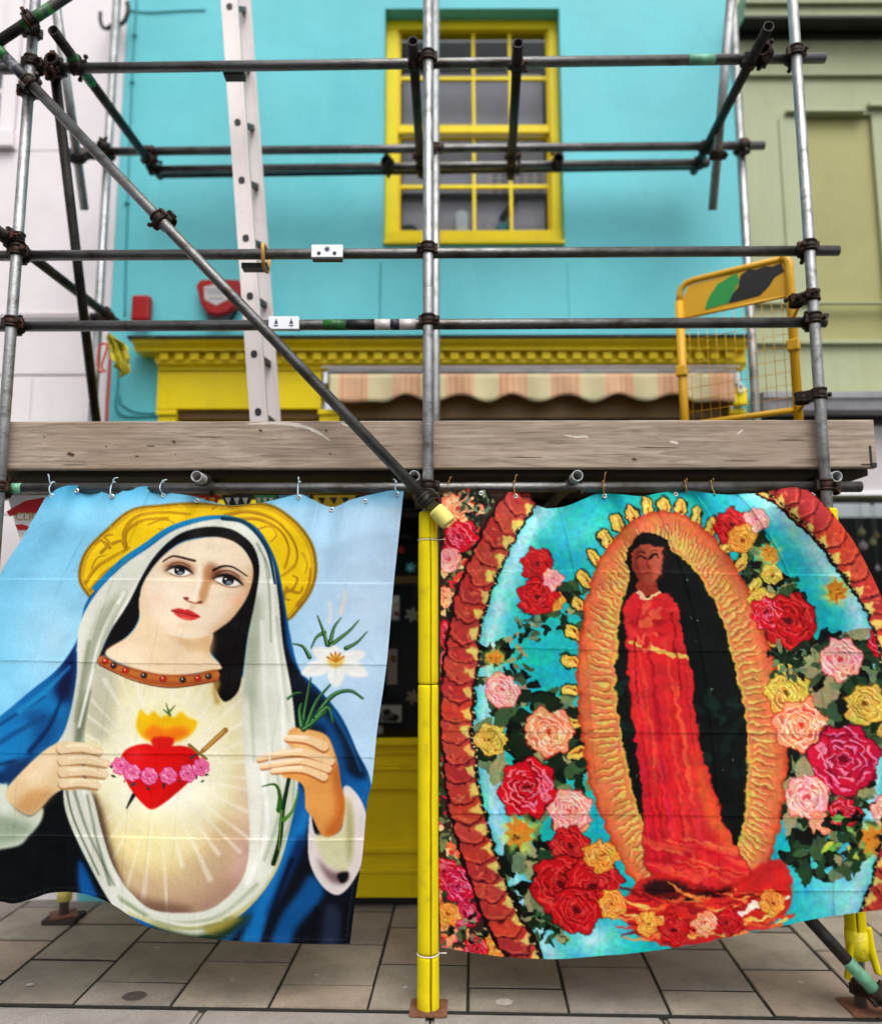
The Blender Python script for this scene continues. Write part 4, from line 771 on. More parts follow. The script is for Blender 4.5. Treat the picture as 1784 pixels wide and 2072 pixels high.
# ================================================================ alarm boxes, hooks, cables, rag on the house wall
YA = 4.64
def xz(pts, Y): return [XZ(a, b, Y) for a, b in pts]
def shield(pts, s_, Y): 
    c = (sum(p[0] for p in pts)/len(pts), sum(p[1] for p in pts)/len(pts)); return [(c[0]+(p[0]-c[0])*s_, c[1]+(p[1]-c[1])*s_) for p in xz(pts, Y)] if False else xz([(c[0]+(p[0]-c[0])*s_, c[1]+(p[1]-c[1])*s_) for p in pts], Y)
al = thing('alarm_bell_box', 'red shield shaped alarm box with a white label on the turquoise wall', 'alarm box', P(440, 610, YA))
sp_ = [(396, 576), (404, 565), (440, 563), (482, 565), (493, 578), (487, 600), (474, 622), (458, 634), (437, 638), (418, 632), (405, 612)]
bm = bmesh.new(); prism(bm, shield(sp_, 1, YA), YA, YW-.001); bmesh.ops.bevel(bm, geom=[e for e in bm.edges if min(v.co.y for v in e.verts) < YA+.001 and max(v.co.y for v in e.verts) < YA+.001], offset=.012, segments=3, affect='EDGES'); finish('cover', bm, M['red'], al)
bm = bmesh.new(); prism(bm, xz([(417, 634), (437, 640), (460, 636), (477, 622), (462, 648), (421, 648)], YA+.02), YA+.02, YW-.001); finish('lamp_lens', bm, M['black'], al)
bm = bmesh.new(); prism(bm, xz([(413, 580), (438, 575), (462, 580), (463, 605), (437, 618), (414, 605)], YA), YA-.003, YA+.001); lab = finish('white_label', bm, M['lilac'], al)
bm = bmesh.new()
for y, x0, x1 in ((586, 416, 461), (593, 420, 456), (604, 424, 453)):
    for i in range(6):
        xa = x0+(x1-x0)*i/6; a, b = XZ(xa, y+2, YA), XZ(xa+(x1-x0)/8.5, y-1.5, YA); box(bm, a[0], b[0], YA-.0042, YA-.0031, a[1], b[1])
finish('small_print', bm, M['grey_print'], lab)
rb_ = thing('strobe_box', 'small red rounded box on the turquoise wall left of the alarm', 'alarm box', P(283, 648, YA)); a, b = XZ(263, 648, YA), XZ(303, 595, YA)
bm = bmesh.new(); box(bm, a[0], b[0], YA, YW-.012, a[1], b[1], .018); finish('cover', bm, M['red'], rb_); bm = bmesh.new(); box(bm, a[0]+.01, b[0]-.01, YW-.011, YW-.001, a[1]+.008, b[1]-.008); box(bm, a[0]+.03, b[0]-.03, YA+.01, YW-.02, a[1]-.008, a[1]+.004, .003); finish('back_plate', bm, M['black'], rb_)
def wire(name, lb, cat, pts, Y, r, m, grp=None, n=6):
    bm = bmesh.new(); path_tube(bm, curve_pts([P(a, b, Y) if len(c) == 0 else P(a, b, c[0]) for a, b, *c in pts], n), r, 8); return tag(finish(name, bm, M[m]), lb, cat, grp)
wire('wall_hook', 'black curved iron hook on the pale house beside the rear pole', 'hook', [(203, 24), (203, 40), (208, 54), (216, 57), (223, 52), (224, 50, YL)], 4.62, .012, 'black', 'iron hooks at the house corner')
wire('wall_hook', 'black curved iron hook at the left edge of the turquoise wall', 'hook', [(257, 4), (259, 14), (257, 30), (250, 44), (240, 48), (239, 47, YW)], 4.62, .014, 'black', 'iron hooks at the house corner')
wire('wall_cable', 'turquoise painted cable running down the left edge of the turquoise wall', 'cable', [(277, -10), (272, 70), (267, 160), (262, 300), (256, 480), (252, 640)], YW-.006, .005, 'teal_dark')
for px, py in ((272, 70), (267, 165), (257, 410)):
    c = P(px, py, YW-.008); bm = bmesh.new(); box(bm, c.x-.014, c.x+.014, YW-.016, YW-.0005, c.z-.006, c.z+.006, .002); tag(finish('cable_clip', bm, M['teal_dark']), {70: 'topmost cable clip on the turquoise wall', 165: 'cable clip a little below the top ledger on the turquoise wall', 410: 'lowest cable clip on the turquoise wall'}[py], 'clip')
wire('wall_cable', 'turquoise painted cable running level along the top of the wall', 'cable', [(262, 20), (300, 24), (340, 22), (380, 20), (416, 19)], YW-.006, .004, 'teal_dark')
wire('wall_cable', 'inner of two painted cables bending towards the yellow pilaster', 'cable', [(243, 800), (243, 812), (252, 822), (275, 834), (318, 836)], YW-.006, .0045, 'teal_dark'); wire('wall_cable', 'outer of two painted cables bending towards the yellow pilaster', 'cable', [(240, 715), (238, 780), (234, 820), (245, 838), (268, 843), (318, 842)], YW-.006, .006, 'teal_dark')
wire('wall_cable', 'thin painted cable on the turquoise wall under the sash window', 'cable', [(770, 530), (769, 590), (769, 650)], YW-.004, .003, 'teal_dark'); wire('wall_cable', 'faint painted cable on the turquoise wall right of the middle poles', 'cable', [(1148, 530), (1150, 600), (1153, 650)], YW-.003, .002, 'teal')
wire('drain_pipe', 'thin reddish pipe running down the house corner', 'pipe', [(224, 702), (221, 760), (217, 820), (214, 900)], 4.64, .010, 'orange_red'); wire('red_strap', 'orange red strap looped round the rear left pole', 'strap', [(208, 752), (200, 748), (198, 720), (204, 698), (214, 696), (216, 706, 4.30), (206, 740, 4.31), (214, 752, 4.32)], 4.30, .006, 'orange_red')
bm = bmesh.new(); R_ = []
for i, (cx_, cy_, w) in enumerate(((217, 678, 4), (222, 684, 9), (228, 692, 15), (235, 700, 24), (240, 709, 30), (243, 719, 26), (248, 728, 22), (247, 737, 25), (251, 746, 15), (252, 754, 17), (250, 760, 13))):
    row = []
    for j in range(9):
        f = j/8-.5; p = P(cx_+w*f*1.3+3*noise.noise(Vector((i*.9, j*.5, 3))), cy_-9*f+4*noise.noise(Vector((j*.8, i*.3, 9))), 4.40+.04*math.sin(j*1.9+i*.9)+.03*noise.noise(Vector((i*.8, j*.9, 1)))); row.append(bm.verts.new(p))
    R_.append(row)
for A_, B_ in zip(R_, R_[1:]):
    for j in range(8): bm.faces.new((A_[j], B_[j], B_[j+1], A_[j+1])).smooth = True
rg = finish('rag', bm, M['rag']); so = rg.modifiers.new('thickness', 'SOLIDIFY'); so.thickness = .004; tag(rg, 'crumpled yellow rag hanging beside the rear left pole', 'rag')
# ================================================================ bunting under the deck
YBn = 3.78
bu = thing('bunting', 'string of coloured paper pennants under the scaffold deck', 'bunting', P(50, 1000, YBn)); sp0 = [P(-60, 992, YBn), P(100, 1001, YBn), P(300, 1000, YBn), P(500, 997, YBn), P(700, 1001, YBn), P(900, 1000, YBn)]
bm = bmesh.new(); path_tube(bm, curve_pts(sp0, 8), .002, 6); finish('string', bm, M['string_brown'], bu)
M['paper_white'] = mat('white paper', (236, 232, 228), .7, var=.04); M['paper_red'] = mat('red paper', (206, 32, 36), .7, var=.08); M['paper_green'] = mat('green paper', (60, 160, 100), .7, var=.06); M['paper_yellow'] = mat('yellow paper', (232, 190, 30), .7, var=.06); M['paper_blue'] = mat('blue paper', (110, 160, 220), .7, var=.06)
for x0, x1, yb, ms in ((14, 98, 1086, ('paper_white', 'paper_red')), (380, 446, 1052, ('paper_red', 'paper_yellow')), (448, 512, 1052, ('black', 'white')), (514, 560, 1050, ('paper_green', 'paper_white')), (562, 626, 1050, ('paper_blue', 'navy')), (632, 720, 1048, ('paper_yellow', 'black'))):
    x0w, z0w = XZ(x0, 1002, YBn); x1w, _ = XZ(x1, 1002, YBn); zb = P(x0, yb, YBn).z; dx = x1w-x0w
    bm = bmesh.new(); prism(bm, [(x0w, z0w), (x1w, z0w), (x0w+dx*.72, zb), (x0w+dx*.36, zb)], YBn, YBn+.003); pe = finish('pennant', bm, M[ms[0]], bu); bm = bmesh.new(); H = z0w-zb
    if x0 == 14:
        prism(bm, [(x0w+dx*.12, z0w-H*.62+.02), (x0w+dx*.02, z0w-H*.40), (x0w+dx*.45, z0w-H*.14), (x0w+dx*.99, z0w-H*.04), (x0w+dx*.93, z0w-H*.34), (x0w+dx*.66, z0w-H*.46), (x0w+dx*.40, z0w-H*.42)], YBn-.003, YBn-.001); prism(bm, [(x0w+dx*.26, z0w-H*.72), (x0w+dx*.42, z0w-H*.70), (x0w+dx*.60, z0w-H*.76), (x0w+dx*.82, z0w-H*.71), (x0w+dx*.74, z0w-H*.84), (x0w+dx*.32, z0w-H*.84)], YBn-.003, YBn-.001)
    else:
        for i in range(3): prism(bm, [(x0w+dx*(.12+.27*i), z0w-H*.12), (x0w+dx*(.30+.27*i), z0w-H*.10), (x0w+dx*(.24+.27*i), z0w-H*.42)], YBn-.003, YBn-.001)
    finish('print', bm, M[ms[1]], pe)
    if x0 == 14:
        cu = bpy.data.curves.new('lettering', 'FONT'); cu.body = 'CLRO'; cu.size = .052; cu.extrude = .0006; to = bpy.data.objects.new('lettering_curve', cu); COL.objects.link(to)
        bpy.context.view_layer.update(); me = bpy.data.meshes.new_from_object(to.evaluated_get(bpy.context.evaluated_depsgraph_get())); bpy.data.objects.remove(to)
        me.materials.append(M['brass']); lo_ = bpy.data.objects.new('lettering', me); COL.objects.link(lo_); me.transform(Matrix.Translation((x0w+dx*.24, YBn-.0035, z0w-H*.60)) @ Matrix.Rotation(math.pi/2, 4, 'X')); lo_.parent = pe; bpy_inv(lo_, pe)
    for m_ in (0, 1): bm = bmesh.new()
# ---------------------------------------------------------------- printed artwork (drawn with numpy, own generic pictures)
import numpy as np
def _blur(a, r):
    # two passes of a box blur of radius r (integer-ish), cheap and separable
    r = int(round(r))
    if r < 1: return a
    k = 2*r+1
    for _ in range(2):
        for ax in (0, 1):
            p = [(0, 0)]*a.ndim; p[ax] = (r+1, r)
            c = np.cumsum(np.pad(a, p, mode='edge'), axis=ax, dtype=np.float64)
            n = a.shape[ax]
            hi = np.take(c, np.arange(k, k+n), axis=ax); lo = np.take(c, np.arange(0, n), axis=ax)
            a = ((hi-lo)/k).astype(np.float32)
    return a
def spline(pts, closed=True, n=8):
    p = np.array(pts, float); m = len(p)
    if m < 3: return p
    out = []
    rng_ = range(m) if closed else range(m-1)
    for i in rng_:
        if closed: p0, p1, p2, p3 = p[i-1], p[i], p[(i+1) % m], p[(i+2) % m]
        else: p0, p1, p2, p3 = p[max(i-1, 0)], p[i], p[i+1], p[min(i+2, m-1)]
        for t in np.arange(n)/n:
            out.append(.5*((2*p1)+(-p0+p2)*t+(2*p0-5*p1+4*p2-p3)*t*t+(-p0+3*p1-3*p2+p3)*t**3))
    if not closed: out.append(p[-1])
    return np.array(out)
def vnoise(shape, cell, rs):
    h, w = shape
    g = rs.rand(int(h/cell)+3, int(w/cell)+3).astype(np.float32)
    y = np.arange(h)/cell; x = np.arange(w)/cell
    yi = y.astype(int); xi = x.astype(int); fy = (y-yi)[:, None]; fx = (x-xi)[None, :]
    fy = fy*fy*(3-2*fy); fx = fx*fx*(3-2*fx)
    a = g[np.ix_(yi, xi)]; b = g[np.ix_(yi, xi+1)]; c = g[np.ix_(yi+1, xi)]; d = g[np.ix_(yi+1, xi+1)]
    return (a*(1-fx)+b*fx)*(1-fy)+(c*(1-fx)+d*fx)*fy
class Print:
    def __init__(s, x0, y0, x1, y1, col, k=1.0):
        s.x0, s.y0, s.k = x0, y0, k
        s.w, s.h = int((x1-x0)*k), int((y1-y0)*k)
        s.im = np.zeros((s.h, s.w, 3), np.float32); s.im[:] = np.array(col, np.float32)/255
        s.rs = np.random.RandomState(5); s.clip = None
        s.X, s.Y = np.meshgrid((np.arange(s.w)+.5)/k+x0, (np.arange(s.h)+.5)/k+y0)
        s.X = s.X.astype(np.float32); s.Y = s.Y.astype(np.float32)
    def box(s, p, pad):
        p = np.asarray(p, float); k = s.k
        a = max(int((p[:, 0].min()-pad-s.x0)*k), 0); b = min(int((p[:, 0].max()+pad-s.x0)*k)+1, s.w)
        c = max(int((p[:, 1].min()-pad-s.y0)*k), 0); d = min(int((p[:, 1].max()+pad-s.y0)*k)+1, s.h)
        return (slice(c, d), slice(a, b)) if b > a and d > c else None
    def mask_poly(s, p, soft):
        bx = s.box(p, soft*2.5+3)
        if bx is None: return None, None
        X, Y = s.X[bx], s.Y[bx]
        acc = np.zeros(X.shape, np.float32)
        q = np.roll(p, -1, axis=0)
        for oy in (-.25/s.k, .25/s.k):
            ins = np.zeros(X.shape, bool); ys = Y[:, 0]+oy
            for (xa, ya), (xb, yb) in zip(p, q):
                if ya == yb: continue
                lo, hi = min(ya, yb), max(ya, yb)
                r = np.nonzero((ys >= lo) & (ys < hi))[0]
                if not len(r): continue
                r0, r1 = r[0], r[-1]+1
                xc = xa+(ys[r0:r1]-ya)*(xb-xa)/(yb-ya)
                ins[r0:r1] ^= X[r0:r1] < xc[:, None]
            acc += ins*.5
        return bx, _blur(acc, soft*s.k) if soft*s.k >= 1 else acc
    def put(s, bx, m, col, alpha=1., to=None, grad=None):
        if bx is None: return
        m = m*alpha
        if s.clip is not None: m = m*s.clip[bx]
        m = m[..., None]
        c = np.array(col, np.float32)/255
        if to is not None:
            (ax, ay), (bx_, by_) = grad
            dx, dy = bx_-ax, by_-ay
            t = np.clip(((s.X[bx]-ax)*dx+(s.Y[bx]-ay)*dy)/(dx*dx+dy*dy), 0, 1)[..., None]
            c = c*(1-t)+np.array(to, np.float32)/255*t
        s.im[bx] = s.im[bx]*(1-m)+c*m
    def poly(s, pts, col, soft=.6, alpha=1., smooth=True, to=None, grad=None):
        p = spline(pts) if smooth else np.array(pts, float)
        bx, m = s.mask_poly(p, soft); s.put(bx, m, col, alpha, to, grad)
    def set_clip(s, pts=None, soft=1, smooth=True):
        if pts is None: s.clip = None; return
        bx, m = s.mask_poly(spline(pts) if smooth else np.array(pts, float), soft)
        s.clip = np.zeros((s.h, s.w), np.float32); s.clip[bx] = m
    def line(s, pts, w0, col, w1=None, soft=1., alpha=1., smooth=True):
        p = spline(pts, False, 6) if smooth and len(pts) > 2 else np.array(pts, float)
        w1 = w0 if w1 is None else w1
        bx = s.box(p, max(w0, w1)+soft*2+1)
        if bx is None: return
        X, Y = s.X[bx], s.Y[bx]; best = np.full(X.shape, -1e9, np.float32); n = len(p)-1
        for i in range(n):
            ax, ay = p[i]; dx, dy = p[i+1]-p[i]; L = dx*dx+dy*dy+1e-9
            t = np.clip(((X-ax)*dx+(Y-ay)*dy)/L, 0, 1)
            d = np.hypot(X-ax-t*dx, Y-ay-t*dy); w = w0+(w1-w0)*(i+t)/n
            best = np.maximum(best, w/2-d)
        s.put(bx, np.clip(best/soft+.5, 0, 1), col, alpha)
    def oval(s, cx, cy, rx, ry, col, soft=1., alpha=1., rot=0., ring=None):
        r = max(rx, ry)+soft*2+2
        bx = s.box([(cx-r, cy-r), (cx+r, cy+r)], 0)
        if bx is None: return
        X, Y = s.X[bx]-cx, s.Y[bx]-cy; c, sn = np.cos(rot), np.sin(rot)
        u, v = X*c+Y*sn, -X*sn+Y*c
        d = (1-np.hypot(u/rx, v/ry))*min(rx, ry)
        m = np.clip(d/soft+.5, 0, 1)
        if ring: m = m*np.clip((ring-d)/soft+.5, 0, 1)
        s.put(bx, m, col, alpha)
    def glow(s, cx, cy, rx, ry, col, alpha=1., power=1.5):
        d = np.hypot((s.X-cx)/rx, (s.Y-cy)/ry)
        m = np.clip(1-d, 0, 1)**power
        s.put((slice(0, s.h), slice(0, s.w)), m, col, alpha)
    def mottle(s, amt, cell, dark=False):
        n = vnoise((s.h, s.w), cell*s.k, s.rs)-.5
        s.im *= (1+amt*n)[..., None]
    def warp(s, cell, amp):                             # ragged, watery edges of a coarse print
        dx = (vnoise((s.h, s.w), cell*s.k, s.rs)-.5)*amp*s.k; dy = (vnoise((s.h, s.w), cell*s.k, s.rs)-.5)*amp*s.k
        j, i = np.mgrid[0:s.h, 0:s.w]; s.im = s.im[np.clip(j+dy, 0, s.h-1).astype(int), np.clip(i+dx, 0, s.w-1).astype(int)]
    def tint(s, amt, cell):
        for ch in range(3): s.im[..., ch] *= 1+amt*(vnoise((s.h, s.w), cell*s.k, s.rs)-.5)*2
        s.im = np.clip(s.im, 0, 1)
    def punch(s, a):                                    # the strong contrast of the printed inks
        c = np.clip(s.im, 0, 1); s.im = c*(1-a)+a*c*c*(3-2*c)
    def rose(s, cx, cy, r, col, light, dark, seed=0, ry=None):
        rs = np.random.RandomState(seed); k = (ry or r)/r
        n = 9; a0 = rs.rand()*6
        pts = [(cx+r*(1+.16*rs.rand()*((-1)**i))*np.cos(a0+i*6.283/14), cy+k*r*(1+.16*rs.rand()*((-1)**i))*np.sin(a0+i*6.283/14)) for i in range(14)]
        s.poly(pts, dark, 1.2); s.poly([(cx+(x-cx)*.95, cy+(y-cy)*.95) for x, y in pts], col, .8)
        for ring, rr in enumerate((.80, .58, .38, .2)):
            m = max(3, 7-ring*1)
            for i in range(m):
                a = a0+ring*.7+i*6.283/m+rs.rand()*.3; w = 6.283/m*.8
                arc = [(cx+r*rr*(1+.14*np.sin((t-.5)*5+ring))*np.cos(a+w*(t-.5)), cy+k*r*rr*(1+.14*np.cos(t*4))*np.sin(a+w*(t-.5))) for t in np.linspace(0, 1, 6)]
                petal = arc+[(cx+r*(rr-.2)*np.cos(a+w*.3), cy+k*r*(rr-.2)*np.sin(a+w*.3)), (cx+r*(rr-.2)*np.cos(a-w*.3), cy+k*r*(rr-.2)*np.sin(a-w*.3))]
                s.poly(petal, col if rs.rand() < .55 else light if rs.rand() < .5 else tuple(.6*c+.4*d for c, d in zip(col, dark)), .8, .85)
                s.line([(x+.0, y+.0) for x, y in arc], r*.075, light, r*.03, 1., .9)
                s.line([(cx+(x-cx)*.86, cy+(y-cy)*.86) for x, y in arc], r*.07, dark, r*.02, 1.2, .55)
        s.oval(cx, cy, r*.13, r*.11*k, dark, 1.5)
    def leaves(s, cx, cy, r, n, cols, seed=0, soft=.7, el=2.2):
        rs = np.random.RandomState(seed)
        for i in range(n):
            a = rs.rand()*6.283; d = r*np.sqrt(rs.rand()); x, y = cx+d*np.cos(a), cy+d*np.sin(a)
            l = r*(.16+.2*rs.rand()); b = rs.rand()*6.283; c, sn = np.cos(b), np.sin(b); w = l/el
            q = [(-l, 0), (-l*.3, w), (l*.4, w*.8), (l, 0), (l*.3, -w), (-l*.4, -w*.7)]
            s.poly([(x+u*c-v*sn, y+u*sn+v*c) for u, v in q], cols[rs.randint(len(cols))], soft)
    def star(s, cx, cy, r, col, glowcol, seed=0):
        rs = np.random.RandomState(seed)
        s.poly([(cx+r*(1.35 if i % 2 else .8)*np.cos(i*.3927), cy+r*(1.35 if i % 2 else .8)*np.sin(i*.3927)) for i in range(16)], glowcol, 4, .8)
        s.poly([(cx+r*(1 if i % 2 else .62)*np.cos(i*.3927+.2), cy+r*(1 if i % 2 else .62)*np.sin(i*.3927+.2)) for i in range(16)], col, .8, smooth=False)
        s.leaves(cx, cy, r*.5, 8, [(150, 85, 20), (235, 170, 70), (120, 75, 20)], seed)
    def bud(s, x, y, ang, l):
        c, sn = np.cos(ang), np.sin(ang); f = lambda u, v: (x+(u*c-v*sn)*l, y+(u*sn+v*c)*l)
        s.poly([f(-1.25, 0), f(-.5, .62), f(.5, .6), f(1.1, 0), f(.5, -.6), f(-.5, -.62)], (25, 45, 25), 1.2)
        s.poly([f(-1.05, 0), f(-.5, .48), f(.4, .46), f(.95, 0), f(.4, -.46), f(-.5, -.48)], (216, 178, 82), .8)
        s.line([f(-.7, .05), f(0, .2), f(.5, .05)], l*.14, (120, 60, 20), 1, 1, .8); s.line([f(-.5, -.2), f(.1, -.16), f(.6, -.1)], l*.12, (245, 220, 130), 1, 1, .9)
        s.oval(*f(-.35, .12), l*.12, l*.12, (110, 25, 20), .8)

def picture_left():
    s = Print(-135, 970, 835, 1930, (150, 200, 232))
    full = (slice(0, s.h), slice(0, s.w))
    s.put(full, np.ones((s.h, s.w), np.float32), (120, 190, 228), 1, (176, 208, 238), ((0, 1000), (760, 1300)))
    s.glow(740, 1230, 190, 330, (190, 212, 240), .8); s.glow(110, 1290, 120, 180, (172, 212, 236), .8)
    s.put(full, np.clip((1032-s.Y)/45, 0, 1), (88, 180, 226), .75)
    # golden disc behind the head
    H = [(158, 1165), (172, 1115), (215, 1070), (265, 1030), (330, 1020), (400, 1016), (470, 1022), (540, 1018), (595, 1050), (632, 1098), (642, 1150), (632, 1195), (605, 1235), (574, 1262), (480, 1300), (260, 1300), (176, 1205)]
    s.poly(H, (140, 108, 18), 1); s.poly([(400+(x-400)*.975, 1160+(y-1160)*.965) for x, y in H], (205, 160, 24), .8)
    s.poly([(400+(x-400)*.945, 1160+(y-1160)*.925) for x, y in H], (238, 192, 20), .9)
    s.set_clip(H)
    for c0 in [((255, 1110), (250, 1078), (275, 1045), (330, 1036), (385, 1040)), ((255, 1110), (256, 1075), (290, 1052), (340, 1048)), ((455, 1042), (505, 1035), (560, 1055), (596, 1100), (598, 1140), (570, 1165)), ((470, 1052), (520, 1050), (565, 1072), (584, 1110), (575, 1150)), ((172, 1180), (195, 1148), (230, 1125), (262, 1108)), ((182, 1195), (210, 1160), (240, 1140)), ((600, 1225), (622, 1190), (628, 1150))]:
        s.line(c0, 7, (176, 132, 22), 4, 1.5, .9); s.line([(x+2, y+3) for x, y in c0], 2, (120, 88, 20), 1, 1, .6)
    for c0 in [((205, 1118), (220, 1100), (212, 1086), (228, 1082)), ((222, 1108), (204, 1094), (190, 1102)), ((228, 1100), (245, 1095), (252, 1110)), ((570, 1200), (592, 1192), (602, 1172), (592, 1165)), ((588, 1195), (606, 1200), (612, 1188)), ((580, 1190), (575, 1210), (586, 1214))]:
        s.line(c0, 8, (168, 128, 20), 3, 1.5, .95)
    for c0 in [((300, 1062), (330, 1052), (352, 1060), (340, 1074), (322, 1070)), ((520, 1072), (545, 1066), (560, 1082), (548, 1096)), ((186, 1150), (196, 1130), (212, 1124)), ((612, 1120), (622, 1140), (618, 1160)), ((430, 1030), (450, 1024), (470, 1032))]:
        s.line(c0, 5, (170, 128, 22), 3, 1.5, .85); s.line([(x+1.5, y+2) for x, y in c0], 1.6, (250, 214, 80), 1, 1, .7)
    rs = np.random.RandomState(3)
    for i in range(170):
        x, y = 170+rs.rand()*460, 1020+rs.rand()*230; a = rs.rand()*3
        s.line([(x, y), (x+6*np.cos(a), y+3*np.sin(a)), (x+11*np.cos(a), y+5)], 1.8, (250, 212, 60) if i % 2 else (205, 155, 20), 1, 1, .55)
    s.set_clip()
    # blue mantle
    M = [(460, 1044), (400, 1048), (330, 1078), (262, 1130), (205, 1180), (172, 1225), (158, 1290), (120, 1350), (60, 1400), (0, 1450), (-70, 1500), (-140, 1580), (-150, 1950), (300, 1960), (720, 1960), (745, 1800), (752, 1600), (722, 1520), (690, 1450), (645, 1395), (606, 1355), (588, 1290), (576, 1220), (560, 1140), (530, 1080), (500, 1055)]
    s.poly(M, (16, 92, 150), 1)
    s.set_clip(M)
    s.poly([(0, 1445), (60, 1410), (130, 1355), (155, 1310), (120, 1500), (60, 1560), (0, 1600), (-120, 1640), (-120, 1560)], (22, 122, 176), 14, .9)
    s.poly([(175, 1225), (262, 1135), (300, 1105), (250, 1170), (190, 1240), (160, 1285)], (18, 110, 165), 4)
    s.poly([(150, 1300), (135, 1330), (110, 1400), (140, 1420), (152, 1370)], (10, 18, 62), 9)
    s.poly([(40, 1440), (70, 1480), (60, 1540), (105, 1510), (115, 1450)], (12, 70, 120), 10, .7)
    s.poly([(-140, 1600), (0, 1560), (10, 1545), (60, 1530), (70, 1520), (60, 1560), (20, 1590), (-30, 1600)], (8, 40, 80), 6, .8)
    s.poly([(-150, 1690), (20, 1680), (75, 1640), (125, 1595), (150, 1640), (165, 1720), (235, 1835), (330, 1960), (-150, 1960)], (6, 10, 14), 3)
    s.poly([(160, 1740), (182, 1775), (200, 1830), (175, 1840), (158, 1790)], (12, 88, 150), 4)
    # right part of the mantle is dark with blue lights
    s.poly([(528, 1085), (556, 1150), (574, 1240), (585, 1320), (625, 1400), (640, 1480), (600, 1530), (580, 1400), (566, 1300), (552, 1200), (538, 1120)], (6, 12, 24), 3)
    s.poly([(590, 1370), (640, 1395), (700, 1480), (740, 1570), (700, 1560), (640, 1480)], (8, 22, 40), 6, .9)
    s.poly([(612, 1470), (655, 1470), (662, 1530), (690, 1600), (700, 1560), (690, 1500), (650, 1440)], (10, 84, 138), 6, .9)
    s.poly([(705, 1590), (752, 1585), (748, 1630), (716, 1608)], (14, 98, 156), 4)
    s.poly([(596, 1560), (625, 1640), (560, 1800), (470, 1930), (760, 1960), (750, 1690)], (10, 16, 30), 4)
    for q, c in (([(612, 1640), (628, 1660), (590, 1760), (545, 1850), (520, 1925), (480, 1925), (505, 1860), (550, 1770)], (20, 118, 180)), ([(630, 1770), (655, 1810), (600, 1880), (582, 1925), (545, 1925), (565, 1860), (600, 1810)], (16, 92, 148)), ([(660, 1830), (690, 1850), (680, 1920), (650, 1925)], (40, 52, 72)), ([(600, 1700), (612, 1720), (560, 1830), (540, 1850)], (6, 40, 84))):
        s.poly(q, c, 6, .95)
    s.set_clip()
    # dress, bright breast with rays
    D = [(196, 1330), (250, 1360), (350, 1385), (440, 1365), (500, 1380), (520, 1500), (545, 1650), (520, 1740), (450, 1830), (350, 1855), (270, 1830), (220, 1740), (190, 1640), (170, 1540), (176, 1440)]
    s.poly(D, (205, 196, 172), 1)
    s.set_clip(D)
    s.poly([(215, 1680), (520, 1650), (540, 1760), (430, 1860), (260, 1850)], (158, 122, 106), 18, .85)
    s.poly([(180, 1620), (225, 1640), (250, 1800), (215, 1760)], (128, 98, 84), 10, .8)
    s.poly([(480, 1560), (530, 1560), (520, 1740), (470, 1780)], (200, 160, 150), 14, .7)
    s.glow(320, 1560, 225, 300, (252, 240, 170), 1., .8); s.glow(330, 1560, 140, 190, (250, 249, 238), 1., .7); s.glow(300, 1700, 130, 90, (250, 232, 160), .75, .9)
    s.poly([(195, 1340), (235, 1370), (225, 1480), (190, 1500), (170, 1440)], (170, 172, 158), 10, .7)
    rs = np.random.RandomState(8)
    for i in range(34):
        a = i/34*6.283+rs.rand()*.09; r0, r1 = 95+rs.rand()*30, 185+rs.rand()*120; c, sn = np.cos(a), np.sin(a)
        s.line([(322+r0*c, 1560+r0*sn*1.05), (322+r1*c, 1560+r1*sn*1.05)], 1.5, (253, 248, 238), 7+rs.rand()*6, 6, .38)
    s.poly([(186, 1600), (206, 1640), (232, 1740), (262, 1830), (250, 1836), (214, 1760), (188, 1660)], (66, 48, 40), 5, .8); s.poly([(250, 1800), (300, 1820), (380, 1836), (380, 1850), (290, 1850)], (104, 76, 62), 7, .7)
    s.set_clip()
    # veil: left fall, right fall and the swag below
    VL = [(460, 1051), (412, 1054), (350, 1074), (300, 1109), (250, 1144), (200, 1194), (166, 1250), (156, 1300), (155, 1370), (140, 1450), (118, 1500), (70, 1540), (60, 1570), (120, 1560), (132, 1640), (165, 1720), (232, 1838), (270, 1830), (228, 1750), (205, 1680), (190, 1620), (165, 1560), (172, 1480), (186, 1400), (204, 1322), (226, 1274), (261, 1219), (286, 1169), (311, 1129), (341, 1097), (372, 1077), (410, 1069), (462, 1070)]
    s.poly(VL, (212, 212, 198), 1)
    s.set_clip(VL)
    s.poly([(200, 1240), (260, 1200), (215, 1300), (185, 1400), (165, 1500), (150, 1480), (160, 1380)], (150, 156, 136), 7, .8)
    s.poly([(165, 1420), (185, 1400), (160, 1520), (145, 1560)], (92, 100, 76), 5, .8)
    s.line([(250, 1200), (205, 1290), (182, 1380), (160, 1470)], 9, (228, 228, 216), 5, 5)
    s.line([(330, 1120), (280, 1180), (235, 1260)], 12, (232, 226, 220), 8, 6)
    s.line([(150, 1600), (180, 1690), (235, 1800)], 7, (120, 132, 112), 4, 4, .8); s.line([(170, 1600), (195, 1690), (245, 1800)], 6, (226, 230, 216), 4, 4)
    s.line([(135, 1600), (150, 1660), (200, 1770)], 5, (84, 96, 76), 3, 3, .8)
    s.set_clip()
    VR = [(455, 1051), (500, 1066), (546, 1122), (562, 1200), (572, 1300), (590, 1400), (600, 1500), (603, 1580), (590, 1660), (560, 1760), (500, 1840), (420, 1892), (350, 1888), (285, 1862), (235, 1838), (225, 1800), (250, 1795), (300, 1838), (360, 1848), (430, 1838), (490, 1780), (505, 1700), (500, 1600), (492, 1500), (490, 1400), (500, 1300), (514, 1220), (524, 1150), (512, 1108), (482, 1080), (455, 1069)]
    s.poly(VR, (214, 216, 202), 1)
    s.set_clip(VR)
